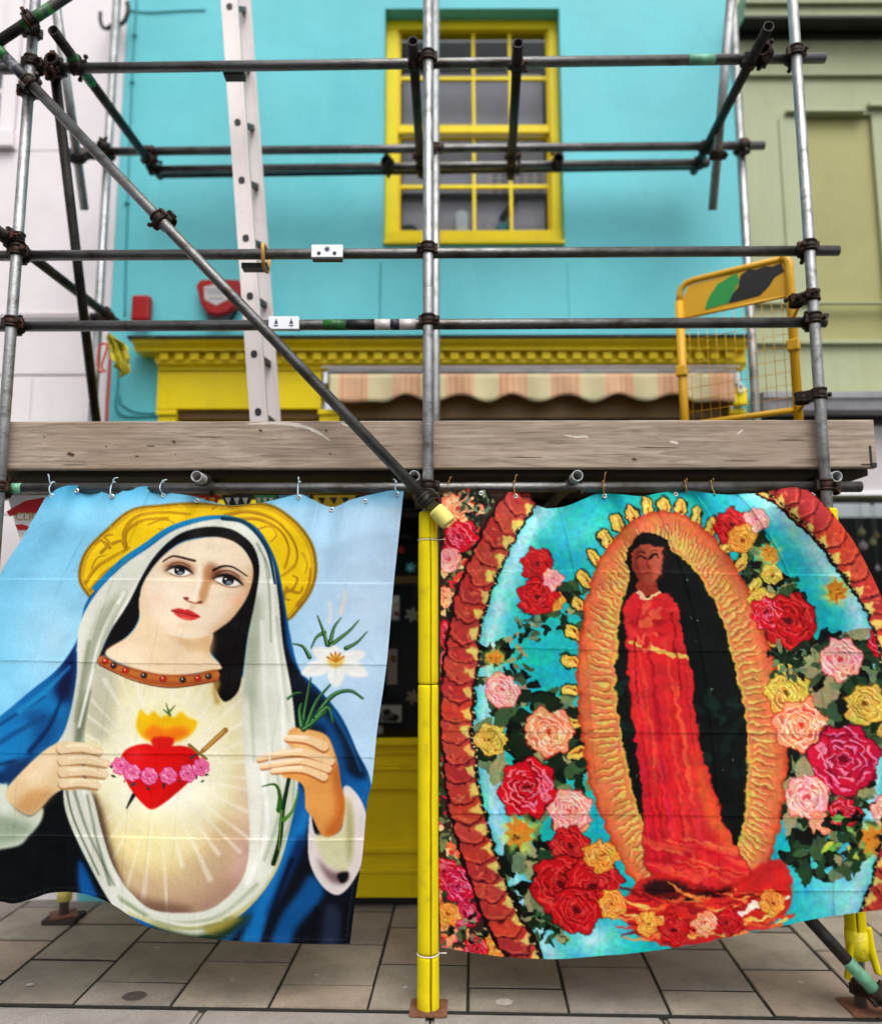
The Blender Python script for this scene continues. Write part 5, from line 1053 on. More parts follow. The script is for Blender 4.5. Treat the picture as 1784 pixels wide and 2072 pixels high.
    s.poly([(500, 1250), (522, 1200), (530, 1260), (520, 1400), (515, 1520), (496, 1520), (490, 1380)], (158, 166, 146), 7, .85)
    s.line([(550, 1170), (556, 1280), (570, 1400), (575, 1520)], 6, (240, 240, 230), 9, 5, .8); s.line([(535, 1130), (545, 1200), (548, 1300)], 4, (130, 140, 118), 3, 4, .7)
    s.line([(520, 1100), (540, 1140), (546, 1170)], 4, (116, 122, 104), 3, 3, .7)
    s.poly([(488, 1420), (500, 1560), (508, 1690), (490, 1780), (520, 1770), (530, 1660), (520, 1520), (508, 1420)], (236, 234, 218), 9, .8); s.poly([(592, 1470), (600, 1540), (584, 1660), (556, 1750), (545, 1740), (570, 1640), (580, 1540)], (176, 184, 164), 7, .8); s.line([(560, 1560), (566, 1640), (535, 1740)], 6, (160, 170, 148), 7, 5, .7)
    s.line([(240, 1815), (310, 1858), (380, 1868), (450, 1850), (520, 1790)], 8, (168, 176, 150), 8, 5, .8)
    s.line([(260, 1848), (340, 1876), (430, 1872), (520, 1820), (570, 1740)], 6, (188, 178, 110), 12, 6, .8)
    s.line([(595, 1560), (590, 1650), (560, 1740)], 5, (150, 158, 132), 6, 5, .7); s.line([(530, 1560), (540, 1680), (500, 1790)], 9, (244, 244, 236), 9, 6, .8)
    s.set_clip()
    s.poly([(300, 1872), (400, 1892), (470, 1862), (510, 1850), (480, 1880), (440, 1905), (360, 1905)], (36, 52, 24), 5, .9)
    s.poly([(410, 1876), (450, 1862), (490, 1856), (460, 1880), (425, 1892)], (150, 136, 60), 4, .8)
    s.line([(462, 1046), (410, 1049), (346, 1068), (294, 1103), (244, 1138), (192, 1190)], 7, (24, 128, 176), 11, 2); s.line([(450, 1049), (500, 1060), (540, 1112), (556, 1180)], 8, (14, 60, 80), 5, 2)
    # hair, neck, face
    s.poly([(366, 1096), (312, 1145), (287, 1188), (284, 1214), (280, 1252), (258, 1286), (214, 1322), (196, 1342), (205, 1319), (226, 1274), (261, 1219), (286, 1169), (311, 1129), (341, 1097), (372, 1077), (410, 1067), (450, 1067), (482, 1078), (512, 1106), (524, 1150), (516, 1215), (500, 1290), (492, 1350), (482, 1398), (457, 1420), (440, 1402), (430, 1365), (445, 1345), (420, 1310), (424, 1285), (480, 1235), (500, 1200), (500, 1120), (440, 1088)], (12, 8, 8), 1.2)
    s.poly([(286, 1205), (281, 1254), (259, 1287), (213, 1322), (268, 1352), (336, 1368), (438, 1356), (446, 1346), (424, 1318), (427, 1275), (350, 1240)], (233, 203, 168), 1.2)
    s.poly([(340, 1280), (392, 1294), (430, 1278), (428, 1330), (415, 1320), (380, 1312)], (206, 164, 122), 7, .8)
    s.poly([(215, 1322), (260, 1305), (290, 1320), (300, 1352), (260, 1346)], (240, 214, 184), 8, .7)
    F = [(362, 1101), (400, 1090), (443, 1087), (480, 1100), (504, 1128), (512, 1159), (501, 1204), (472, 1248), (446, 1270), (420, 1285), (388, 1292), (352, 1287), (322, 1272), (299, 1244), (285, 1212), (287, 1188), (303, 1157), (328, 1127)]
    s.poly(F, (238, 212, 184), 1.2)
    s.set_clip(F, 2)
    s.glow(345, 1200, 62, 50, (246, 224, 200), .9); s.glow(410, 1118, 70, 40, (248, 228, 200), .9)
    s.poly([(515, 1140), (498, 1170), (488, 1205), (462, 1245), (420, 1290), (520, 1290), (530, 1180)], (206, 158, 118), 10, .85); s.poly([(420, 1140), (440, 1146), (452, 1160), (432, 1176), (418, 1170)], (120, 72, 50), 6, .75); s.poly([(330, 1140), (360, 1134), (392, 1144), (392, 1156), (336, 1152)], (190, 140, 106), 6, .6)
    s.poly([(283, 1180), (292, 1180), (300, 1240), (340, 1282), (290, 1275)], (226, 190, 152), 8, .7)
    s.glow(480, 1215, 40, 36, (226, 150, 120), .5); s.glow(318, 1212, 34, 30, (240, 196, 172), .55)
    s.poly([(414, 1148), (428, 1150), (426, 1182), (416, 1216), (406, 1223), (402, 1202), (410, 1178)], (186, 134, 94), 3, .85)
    s.line([(404, 1150), (400, 1185), (393, 1208)], 7, (250, 230, 208), 9, 6, .8)
    s.line([(372, 1210), (380, 1216), (396, 1221), (408, 1217)], 3.2, (150, 80, 60), 3, 2.5, .9); s.oval(377, 1211, 5, 3, (120, 50, 40), 2); s.oval(404, 1219, 5, 2.6, (120, 50, 40), 2)
    s.poly([(388, 1222), (396, 1226), (390, 1234), (384, 1232)], (206, 164, 132), 3, .7)
    s.poly([(346, 1235), (362, 1231), (374, 1234), (382, 1234), (404, 1247), (390, 1250), (372, 1243), (358, 1240)], (188, 46, 48), 1.2)
    s.poly([(350, 1238), (366, 1242), (384, 1246), (404, 1248), (390, 1255), (374, 1254), (360, 1248)], (206, 62, 60), 1.2); s.line([(346, 1236), (366, 1241), (384, 1245), (405, 1248)], 1.8, (96, 16, 22), 1.4, 1.2); s.line([(368, 1250), (384, 1252)], 2.5, (236, 130, 120), 2, 2, .8)
    s.poly([(358, 1262), (380, 1266), (392, 1260), (384, 1270), (364, 1270)], (214, 176, 142), 4, .6)
    def lidded(x, y, w, tilt):
        f = lambda u, v: (x+u*w, y+v*w+u*w*tilt)
        s.poly([f(-1.2, .05), f(-.6, -.5), f(.1, -.62), f(.8, -.42), f(1.2, .15), f(.6, .3), f(-.5, .3)], (104, 62, 46), 6, .75)
        s.poly([f(-.9, .1), f(-.4, -.16), f(.2, -.18), f(.65, .0), f(.95, .22), f(.45, .42), f(-.2, .44)], (236, 230, 222), 1)
        s.oval(*f(.05, .08), w*.42, w*.34, (16, 12, 14), 1.4); s.oval(*f(.10, .24), w*.22, w*.12, (120, 138, 150), 2); s.oval(*f(-.12, .0), w*.08, w*.06, (240, 240, 240), 1)
        s.poly([f(-1.1, .16), f(-.5, -.26), f(.15, -.36), f(.75, -.14), f(1.15, .3), f(.65, .04), f(.15, -.14), f(-.45, -.08)], (14, 8, 8), 1.4)
        s.line([f(-.85, -.2), f(-.35, -.52), f(.25, -.58), f(.85, -.3)], w*.09, (70, 38, 28), w*.06, 1.4, .9); s.line([f(-.7, .34), f(-.1, .52), f(.45, .5), f(.9, .3)], w*.09, (120, 74, 56), w*.05, 1.6, .8)
    def eye(x, y, w, tilt, flip):
        f = lambda u, v: (x+u*w, y+v*w+u*w*tilt)
        s.poly([f(-.95, .1), f(-.5, -.55), (f(.1, -.68)), f(.7, -.4), f(1.05, .12), f(.5, .1)], (176, 124, 92), 4, .8)
        s.poly([f(-.85, .06), f(-.4, -.26), f(.15, -.3), f(.62, -.08), f(.9, .16), f(.4, .34), f(-.2, .36)], (240, 234, 226), 1)
        s.oval(*f(.06, .0), w*.36, w*.33, (24, 22, 26), 1.2); s.oval(*f(.08, .14), w*.17, w*.12, (110, 130, 145), 1.5); s.oval(*f(-.08, -.06), w*.07, w*.06, (250, 250, 250), 1)
        s.line([f(-.95, .12), f(-.45, -.26), f(.15, -.33), f(.66, -.1), f(1., .22)], w*.2, (18, 10, 10), w*.16, 1.2)
        s.line([f(-.7, -.2), f(-.3, -.5), f(.2, -.56), f(.75, -.3)], w*.09, (96, 56, 42), w*.06, 1.3, .9); s.line([f(-.6, .26), f(-.1, .42), f(.4, .4), f(.8, .24)], w*.07, (140, 92, 72), w*.05, 1.4, .8)
    lidded(362, 1153, 26, .05); lidded(460, 1172, 29, .15)
    s.line([(330, 1136), (345, 1127), (358, 1126), (394, 1135)], 3, (50, 28, 20), 5, 1.6, .95); s.line([(432, 1154), (450, 1146), (472, 1148), (500, 1166)], 5.2, (26, 14, 12), 2.4, 1.6, .95)
    s.set_clip()
    s.line([(366, 1094), (400, 1086), (443, 1083), (484, 1095), (508, 1120)], 3, (50, 30, 22), 3, 3, .6)
    s.poly([(432, 1370), (446, 1382), (440, 1405), (446, 1422), (436, 1425), (430, 1400)], (176, 140, 70), 3, .8)
    # jewelled neck band
    s.poly([(207, 1326), (236, 1342), (268, 1352), (302, 1360), (336, 1365), (390, 1364), (438, 1355), (440, 1377), (400, 1386), (352, 1391), (318, 1388), (285, 1381), (240, 1364), (200, 1344)], (168, 92, 44), 1)
    s.line([(204, 1334), (240, 1352), (285, 1366), (336, 1374), (390, 1374), (440, 1365)], 9, (188, 116, 60), 9, 3, .8)
    s.line([(200, 1345), (240, 1365), (285, 1382), (352, 1392), (438, 1378)], 2, (96, 40, 22), 2, 1.2)
    for i, (x, y) in enumerate([(213, 1338), (230, 1347), (254, 1357), (291, 1367), (330, 1374), (370, 1376), (400, 1373), (422, 1369)]):
        s.oval(x, y, 7.5, 7, (120, 60, 28), 1.2); s.oval(x, y, 5, 5.5, (196, 40, 24) if i % 2 == 0 else (38, 44, 52), 1.2); s.oval(x-1.5, y-2, 1.6, 1.6, (250, 220, 190), 1)
    # flame and heart with a flower band
    s.glow(336, 1470, 80, 60, (255, 240, 150), .7, .8)
    s.poly([(284, 1436), (298, 1448), (312, 1440), (325, 1452), (338, 1446), (352, 1452), (366, 1440), (380, 1452), (398, 1460), (392, 1480), (370, 1496), (350, 1500), (310, 1500), (288, 1492), (276, 1470)], (246, 186, 20), 2.5)
    s.poly([(292, 1486), (308, 1468), (336, 1476), (364, 1470), (384, 1482), (352, 1502), (312, 1502)], (240, 118, 22), 5, .9)
    for a, b in (((344, 1448), (336, 1424)), ((343, 1440), (354, 1428)), ((341, 1444), (330, 1436))): s.line([a, b], 5, (96, 116, 70), 2, 1.5)
    HT = [(319, 1514), (300, 1506), (276, 1508), (254, 1518), (245, 1536), (250, 1568), (266, 1600), (288, 1626), (306, 1638), (328, 1628), (356, 1606), (384, 1580), (402, 1552), (402, 1530), (386, 1514), (362, 1509), (342, 1512)]
    s.poly([(308, 1494), (350, 1494), (342, 1520), (316, 1522)], (208, 28, 18), 1.5); s.poly(HT, (214, 14, 14), 1.4)
    s.set_clip(HT); s.glow(275, 1528, 36, 30, (240, 70, 80), .7); s.poly([(380, 1530), (405, 1540), (350, 1640), (306, 1640), (360, 1590)], (160, 4, 8), 9, .6); s.set_clip()
    s.line([(386, 1534), (412, 1519)], 5, (70, 66, 66), 4, 1.2); s.line([(383, 1508), (400, 1522), (418, 1536)], 7, (140, 108, 50), 5, 1.4); s.line([(410, 1520), (434, 1498), (456, 1478)], 9, (156, 110, 48), 11, 1.4); s.line([(414, 1516), (452, 1480)], 3, (206, 170, 96), 3, 1.2, .9); s.line([(270, 1610), (256, 1636)], 9, (30, 32, 36), 3, 1.4)
    for i, (x, y) in enumerate([(244, 1550), (268, 1564), (302, 1571), (341, 1570), (380, 1565), (406, 1553)]):
        s.leaves(x, y+8, 22, 4, [(70, 50, 50), (90, 60, 60)], i); s.rose(x, y, 18, (226, 92, 146), (250, 190, 212), (170, 24, 78), i)
    # hands and sleeves
    sk = (222, 190, 150); skd = (150, 108, 70)
    s.poly([(-140, 1570), (0, 1586), (14, 1584), (22, 1625), (58, 1652), (86, 1634), (84, 1660), (60, 1690), (20, 1716), (-140, 1720)], (206, 214, 196), 2)
    s.poly([(-120, 1640), (0, 1650), (60, 1665), (70, 1670), (30, 1705), (-100, 1712)], (120, 136, 116), 9, .7)
    s.poly([(132, 1500), (100, 1512), (68, 1538), (30, 1576), (13, 1600), (18, 1624), (58, 1650), (84, 1634), (104, 1612), (128, 1598), (152, 1598), (165, 1550), (158, 1510)], sk, 1.2)
    s.poly([(60, 1600), (110, 1600), (84, 1634), (58, 1650), (30, 1634)], (190, 140, 88), 8, .7); s.poly([(70, 1545), (120, 1520), (110, 1560), (60, 1590)], (236, 210, 176), 9, .7)
    for (x0, y0, x1, y1, w) in ((126, 1514, 203, 1521, 25), (128, 1538, 216, 1545, 25), (128, 1562, 213, 1567, 24), (128, 1585, 198, 1590, 22)):
        s.line([(x0, y0+3), ((x0+x1)/2, y0+4), (x1-4, y1+4)], w, skd, w*.62, 2.5, .75); s.line([(x0, y0), ((x0+x1)/2, y0-2), (x1, y1)], w*.92, (226, 198, 160), w*.6, 2); s.line([(x0+12, y0-4), ((x0+x1)/2+8, y0-6), (x1-12, y1-3)], w*.25, (240, 220, 188), w*.15, 4, .8)
        s.oval(x1-2, y1-1, 5, 3.6, (238, 206, 178), 1.5)
    s.poly([(628, 1640), (640, 1690), (690, 1680), (694, 1596), (718, 1602), (741, 1650), (738, 1730), (714, 1784), (686, 1811), (658, 1800), (633, 1764), (623, 1720)], (220, 208, 206), 1.2)
    s.poly([(640, 1690), (690, 1680), (700, 1610), (715, 1640), (716, 1720), (700, 1765), (668, 1752), (645, 1725)], (206, 202, 164), 4); s.poly([(702, 1620), (712, 1650), (712, 1720), (704, 1740)], (146, 138, 96), 5, .8)
    s.poly([(640, 1735), (668, 1762), (700, 1768), (706, 1776), (690, 1790), (664, 1780)], (110, 86, 88), 5, .85); s.poly([(682, 1770), (704, 1765), (702, 1782), (690, 1787)], (20, 14, 16), 2)
    hb = [(592, 1474), (634, 1478), (662, 1490), (676, 1520), (684, 1548), (690, 1590), (698, 1622), (694, 1660), (684, 1684), (660, 1694), (645, 1682), (632, 1655), (618, 1636), (615, 1596), (600, 1580), (570, 1568), (600, 1530), (580, 1500)]
    s.poly(hb, (214, 148, 84), 1.2)
    s.set_clip(hb, 2); s.poly([(684, 1540), (704, 1620), (690, 1690), (655, 1690), (680, 1640), (672, 1570)], (178, 96, 40), 7, .8); s.poly([(600, 1480), (660, 1492), (674, 1530), (630, 1560), (590, 1520)], (236, 186, 132), 9, .8); s.set_clip()
    for pts, w in (([(655, 1510), (620, 1496), (580, 1494)], 22), ([(668, 1540), (610, 1522), (552, 1528), (524, 1536)], 20), ([(664, 1556), (610, 1540), (560, 1546), (530, 1552)], 17), ([(655, 1572), (610, 1556), (552, 1560)], 19)):
        s.line([(x, y+4) for x, y in pts], w, (160, 88, 44), w*.5, 2.5, .75); s.line(pts, w*.9, (236, 194, 150), w*.5, 2); s.line([(x, y-w*.18) for x, y in pts[1:]], w*.3, (248, 222, 192), w*.2, 3, .8)
    # lily spray
    g = (70, 120, 62); gd = (20, 56, 30)
    for pts in ([(629, 1313), (640, 1290), (656, 1280)], [(642, 1246), (652, 1272), (662, 1305)], [(726, 1255), (705, 1278), (668, 1306)], [(743, 1278), (722, 1300), (700, 1312)], [(592, 1303), (612, 1308), (626, 1330)], [(690, 1250), (676, 1270), (668, 1300)]):
        s.line(pts, 2, gd, 9, 1.2); s.line([(x+1, y-1) for x, y in pts], 1, (130, 172, 100), 4, 1.5, .8)
    s.line([(666, 1258), (668, 1230), (664, 1216)], 9, (214, 214, 222), 5, 3, .8); s.line([(690, 1240), (697, 1212), (697, 1196)], 9, (228, 214, 196), 4, 3, .8)
    for tx, ty, w in ((609, 1364, 34), (745, 1366, 34), (632, 1313, 30), (740, 1322, 28), (680, 1392, 36), (672, 1306, 34)):
        dx, dy = tx-679, ty-1338; L = np.hypot(dx, dy); nx, ny = -dy/L*w/2, dx/L*w/2
        s.poly([(679, 1338), (679+dx*.5+nx, 1338+dy*.5+ny), (tx, ty), (679+dx*.5-nx, 1338+dy*.5-ny)], (236, 236, 232), 1.5); s.line([(679, 1338), (679+dx*.8, 1338+dy*.8)], 4, (212, 216, 214), 1, 3, .7)
    s.oval(679, 1338, 17, 14, (216, 186, 96), 6, .9)
    for a in (0, 1, 2, 3, 4): s.line([(679, 1340), (679+20*np.cos(-2.6+a*.5), 1340+20*np.sin(-2.6+a*.5))], 3, (190, 120, 30), 4, 1)
    for pts, w in (([(612, 1472), (618, 1430), (629, 1372)], 9), ([(620, 1470), (640, 1420), (668, 1386)], 10), ([(626, 1470), (668, 1412), (706, 1398), (734, 1414)], 12), ([(640, 1452), (664, 1432), (674, 1462)], 14), ([(610, 1470), (606, 1440), (610, 1424)], 12), ([(582, 1414), (596, 1404), (610, 1402)], 6), ([(614, 1476), (634, 1462), (660, 1440)], 11)):
        s.line(pts, w, (26, 72, 40), w*.35, 1.5); s.line([(x-1, y-1) for x, y in pts], w*.4, (120, 168, 110), 1, 2, .8)
    s.line([(584, 1578), (572, 1640), (566, 1700), (553, 1748)], 8, (20, 50, 18), 10, 1.4); s.line([(564, 1640), (566, 1610), (556, 1588), (530, 1592)], 11, (48, 96, 30), 2, 1.4); s.line([(574, 1660), (592, 1640), (604, 1600)], 9, (80, 130, 50), 2, 1.4); s.line([(570, 1640), (564, 1720)], 2.5, (130, 170, 80), 2, 1.5, .8)
    for pts, w, c in (([(245, 1822), (320, 1866), (400, 1880), (470, 1856)], 5, (120, 134, 104)), ([(300, 1856), (380, 1872), (450, 1862)], 4, (238, 240, 226)), ([(222, 1790), (196, 1700), (176, 1610)], 5, (70, 84, 62)), ([(-100, 1600), (-40, 1560), (30, 1540)], 10, (6, 34, 70)), ([(-80, 1520), (10, 1460), (90, 1410)], 8, (8, 58, 104)), ([(60, 1520), (100, 1470), (130, 1400)], 10, (6, 30, 70)), ([(590, 1740), (560, 1820), (530, 1910)], 8, (6, 14, 34)), ([(700, 1830), (695, 1900)], 12, (10, 12, 18)), ([(640, 1840), (630, 1910)], 8, (6, 10, 20)), ([(180, 1300), (166, 1380), (152, 1460)], 8, (126, 134, 108)), ([(236, 1226), (208, 1290), (192, 1350)], 6, (160, 164, 146)), ([(505, 1330), (508, 1420), (514, 1540)], 9, (170, 178, 160)), ([(560, 1250), (572, 1360), (584, 1460)], 7, (176, 182, 166)), ([(530, 1260), (536, 1400), (546, 1540)], 8, (232, 234, 226)), ([(40, 1440), (90, 1400), (140, 1350)], 12, (38, 142, 194)), ([(-60, 1540), (20, 1490), (90, 1450)], 14, (14, 74, 124)), ([(672, 1440), (706, 1500), (730, 1560)], 7, (22, 110, 168))): s.line(pts, w, c, w*.5, 7, .75)
    s.mottle(.05, 3); s.mottle(.05, 60); s.punch(.42)
    return s

def picture_right():
    s = Print(875, 970, 1900, 1960, (30, 170, 172))
    full = (slice(0, s.h), slice(0, s.w)); rs = np.random.RandomState(11)
    s.put(full, np.ones((s.h, s.w), np.float32), (40, 178, 178), 1, (20, 166, 176), ((900, 1000), (1784, 1900)))
    GL = [(1072, 985), (1052, 1012), (1016, 1065), (989, 1120), (964, 1178), (944, 1248), (932, 1330), (924, 1405), (922, 1481), (927, 1530), (936, 1609), (958, 1697), (988, 1791), (1026, 1874), (1066, 1950)]
    GR = [(1560, 975), (1610, 1010), (1650, 1048), (1686, 1086), (1722, 1136), (1757, 1188), (1790, 1240), (1812, 1320), (1825, 1420), (1828, 1520), (1824, 1620), (1810, 1720), (1790, 1800), (1765, 1880), (1745, 1950)]
    gl = spline(GL, False, 10); gr = spline(GR, False, 10)
    # pale sheen beside the garlands
    for P, sg in ((gl, 1), (gr, -1)):
        off = [(x+sg*(52+14*np.sin(i*.05)), y+8) for i, (x, y) in enumerate(P[::8])]
        s.line(off, 34, (214, 240, 244), 30, 26, .85); s.line([(x+sg*16, y) for x, y in off], 46, (120, 208, 220), 40, 40, .6)
        s.line([(x-sg*34, y-4) for x, y in off], 14, (16, 150, 138), 14, 8, .9)
    s.glow(1690, 1800, 150, 150, (140, 214, 226), .9); s.glow(1200, 1900, 110, 80, (190, 238, 236), .9); s.glow(1180, 1080, 110, 80, (100, 200, 214), .7); s.glow(1560, 1020, 120, 60, (150, 220, 226), .8)
    # dark leafy beds
    gm = [(24, 44, 24), (66, 92, 60), (14, 26, 16), (110, 130, 96), (40, 70, 44), (150, 150, 110), (10, 14, 10)]
    for x, y, r, n, sd in ((1075, 1490, 110, 90, 1), (1120, 1600, 90, 60, 2), (1640, 1520, 150, 130, 3), (1610, 1380, 110, 80, 4), (1720, 1400, 110, 90, 5), (1090, 1790, 90, 70, 6), (1150, 1240, 60, 36, 7), (1670, 1690, 90, 60, 8), (1490, 1120, 60, 50, 9), (1010, 1340, 60, 40, 10), (1068, 1270, 36, 26, 12), (1110, 1870, 46, 40, 13), (1560, 1240, 80, 60, 14), (1800, 1420, 80, 50, 15), (1720, 1640, 70, 40, 16)):
        s.leaves(x, y, r, n, gm, sd)
    # orange oval frame and dark panel
    def ov(cx, cy, rx, ry, rot, n=28, e=0):
        out = []
        for i in range(n):
            t = i/n*6.283; u, v = rx*np.cos(t)*(1+e*np.sin(t)), ry*np.sin(t)
            out.append((cx+u*np.cos(rot)-v*np.sin(rot), cy+u*np.sin(rot)+v*np.cos(rot)))
        return out
    R = -.13; C = (1378, 1455)
    for i in range(46):
        t = 3.05+i/46*3.35; rr = (222, 436)
        u, v = rr[0]*np.cos(t), rr[1]*np.sin(t); x, y = C[0]+u*np.cos(R)-v*np.sin(R), C[1]+u*np.sin(R)+v*np.cos(R)
        if i % 2 == 0: s.bud(x, y, np.arctan2(y-C[1], x-C[0]), 21)
    s.poly(ov(*C, 206, 424, R), (172, 60, 30), 1.2); s.poly(ov(*C, 201, 419, R), (206, 104, 66), 3); s.poly(ov(*C, 186, 405, R), (216, 130, 84), 8, .8)
    for i in range(150):
        t = i/150*6.283; a, b = .66+.03*rs.rand(), .84+.1*rs.rand(); c, sn = np.cos(t), np.sin(t)
        f = lambda q, tt: (C[0]+206*q*np.cos(tt)*np.cos(R)-424*(.5+.5*q)*np.sin(tt)*np.sin(R), C[1]+206*q*np.cos(tt)*np.sin(R)+424*(.5+.5*q)*np.sin(tt)*np.cos(R))
        s.line([f(a, t), f(b, t+.012)], 6, (140, 72, 36), 1.5, 1.6, .6)
        s.line([f(a, t-.008), f(b-.03, t)], 6.5, (218, 178, 104), 2, 1.6)
    s.poly(ov(*C, 132, 350, R), (216, 172, 84), 1); s.poly(ov(*C, 127, 345, R), (8, 14, 12), 1)
    s.set_clip(ov(*C, 127, 345, R))
    for i in range(70): s.oval(1240+rs.rand()*280, 1110+rs.rand()*690, 1+rs.rand()*1.8, 1+rs.rand()*1.8, (150, 176, 150), 1.2, .5+.5*rs.rand())
    s.leaves(1290, 1400, 80, 24, [(12, 34, 28), (18, 44, 38), (8, 20, 18)], 31); s.leaves(1470, 1500, 90, 30, [(12, 34, 28), (18, 44, 38), (8, 20, 18)], 32)
    s.set_clip()
    # plain standing figure in a red gown
    s.poly([(1268, 1120), (1282, 1088), (1312, 1076), (1345, 1090), (1362, 1130), (1368, 1180), (1350, 1230), (1290, 1225), (1272, 1170)], (14, 10, 10), .9)
    s.poly([(1292, 1170), (1322, 1170), (1330, 1200), (1290, 1200)], (150, 62, 48), .9)
    s.poly([(1279, 1122), (1290, 1104), (1312, 1098), (1334, 1108), (1342, 1130), (1338, 1156), (1318, 1178), (1302, 1178), (1286, 1160)], (170, 78, 60), .9)
    s.poly([(1312, 1104), (1338, 1112), (1340, 1150), (1320, 1176), (1318, 1140)], (210, 118, 84), 5, .7)
    s.poly([(1281, 1122), (1292, 1106), (1300, 1110), (1292, 1140), (1300, 1174), (1286, 1160)], (112, 40, 34), 3, .7)
    for x in (1299, 1322): s.line([(x-8, 1128), (x, 1123), (x+8, 1128)], 4, (30, 8, 8), 3, 1.2); s.line([(x-7, 1117), (x, 1114), (x+7, 1117)], 2.5, (40, 14, 12), 2, 1.2)
    s.line([(1310, 1130), (1308, 1146), (1313, 1148)], 2.5, (120, 44, 36), 2, 1.5); s.line([(1303, 1160), (1311, 1158), (1320, 1160)], 3.5, (130, 20, 26), 2, 1.3)
    G = [(1286, 1196), (1312, 1206), (1336, 1194), (1368, 1222), (1382, 1300), (1398, 1360), (1404, 1440), (1430, 1560), (1476, 1690), (1520, 1768), (1470, 1792), (1390, 1786), (1310, 1762), (1300, 1640), (1286, 1500), (1272, 1400), (1266, 1300), (1262, 1230)]
    s.poly([(C[0]+(x-C[0])*1.02, y+2) for x, y in G], (60, 8, 12), 1.5); s.poly(G, (206, 44, 50), 1)
    s.set_clip(G)
    for i in range(46):
        x = 1270+rs.rand()*140; w = 2+rs.rand()*8; c = [(176, 24, 36), (228, 72, 66), (196, 30, 70), (236, 96, 62), (150, 14, 26)][rs.randint(5)]
        y0 = 1220+rs.rand()*420; s.line([(x, y0), (x+12, y0+90), (x+34, y0+190+rs.rand()*60)], w*.4, c, w, 3, .6)
    s.poly([(1400, 1500), (1440, 1600), (1490, 1700), (1470, 1720), (1420, 1640)], (228, 110, 56), 8, .7)
    s.line([(1300, 1700), (1370, 1716), (1440, 1712), (1510, 1750)], 14, (232, 92, 66), 10, 6, .7); s.line([(1300, 1735), (1400, 1752), (1500, 1770)], 10, (170, 22, 34), 8, 6, .7)
    for i in range(26):
        x = 1300+rs.rand()*190; y = 1700+rs.rand()*70; s.line([(x-30, y-6), (x, y+4*rs.rand()), (x+34, y+12)], 2, [(232, 92, 66), (170, 22, 34), (240, 120, 76), (196, 30, 50)][rs.randint(4)], 6+rs.rand()*5, 3, .7)
    for a, b in (((1276, 1300), (1330, 1312)), ((1330, 1312), (1392, 1330))): s.line([a, b], 9, (222, 178, 92), 9, 1.5)
    s.line([(1292, 1230), (1282, 1330), (1290, 1420)], 4, (120, 12, 24), 3, 3, .8); s.line([(1356, 1228), (1366, 1320), (1376, 1410)], 4, (120, 12, 24), 3, 3, .8)
    s.leaves(1325, 1270, 48, 26, [(226, 92, 70), (180, 30, 36), (214, 60, 58)], 41)
    s.set_clip()
    s.line([(1288, 1198), (1312, 1208), (1336, 1196)], 6, (228, 200, 150), 5, 1.5)
    # blossoms at the foot of the panel
    s.poly([(1262, 1820), (1300, 1776), (1350, 1768), (1420, 1792), (1500, 1780), (1560, 1736), (1596, 1760), (1600, 1820), (1566, 1866), (1480, 1896), (1390, 1915), (1310, 1900), (1260, 1862)], (192, 40, 38), 1.5)
    s.poly([(1300, 1790), (1350, 1782), (1420, 1800), (1480, 1796), (1440, 1826), (1370, 1832), (1320, 1820)], (40, 10, 14), 4, .9)
    rq = np.random.RandomState(21); rc = [(226, 92, 50), (214, 52, 44), (150, 18, 26), (236, 140, 72), (240, 196, 104), (120, 12, 20)]
    for i in range(70):
        x, y = 1275+rq.rand()*300, 1800+rq.rand()*95; q = 20+rq.rand()*40; d = (rq.rand()-.5)*30
        s.line([(x-q, y-d-(x-1420)*.02), (x, y+8*rq.rand()), (x+q, y+d-(x-1420)*.03)], 3, rc[rq.randint(6)], 5+rq.rand()*7, 2.5, .85)
    s.line([(1290, 1858), (1330, 1862), (1380, 1880)], 14, (236, 206, 130), 9, 2); s.line([(1480, 1870), (1530, 1830), (1590, 1815)], 12, (236, 226, 206), 9, 2)
    # roses
    red = ((206, 16, 40), (244, 130, 150), (110, 4, 16)); crim = ((200, 20, 66), (246, 140, 170), (110, 4, 34)); peach = ((234, 150, 112), (252, 214, 176), (196, 62, 40)); pink = ((240, 160, 150), (252, 218, 206), (206, 70, 84)); dred = ((184, 20, 30), (226, 70, 66), (90, 4, 12)); yel = ((208, 170, 78), (240, 214, 120), (120, 80, 24)); org = ((222, 140, 60), (246, 200, 110), (150, 70, 20))
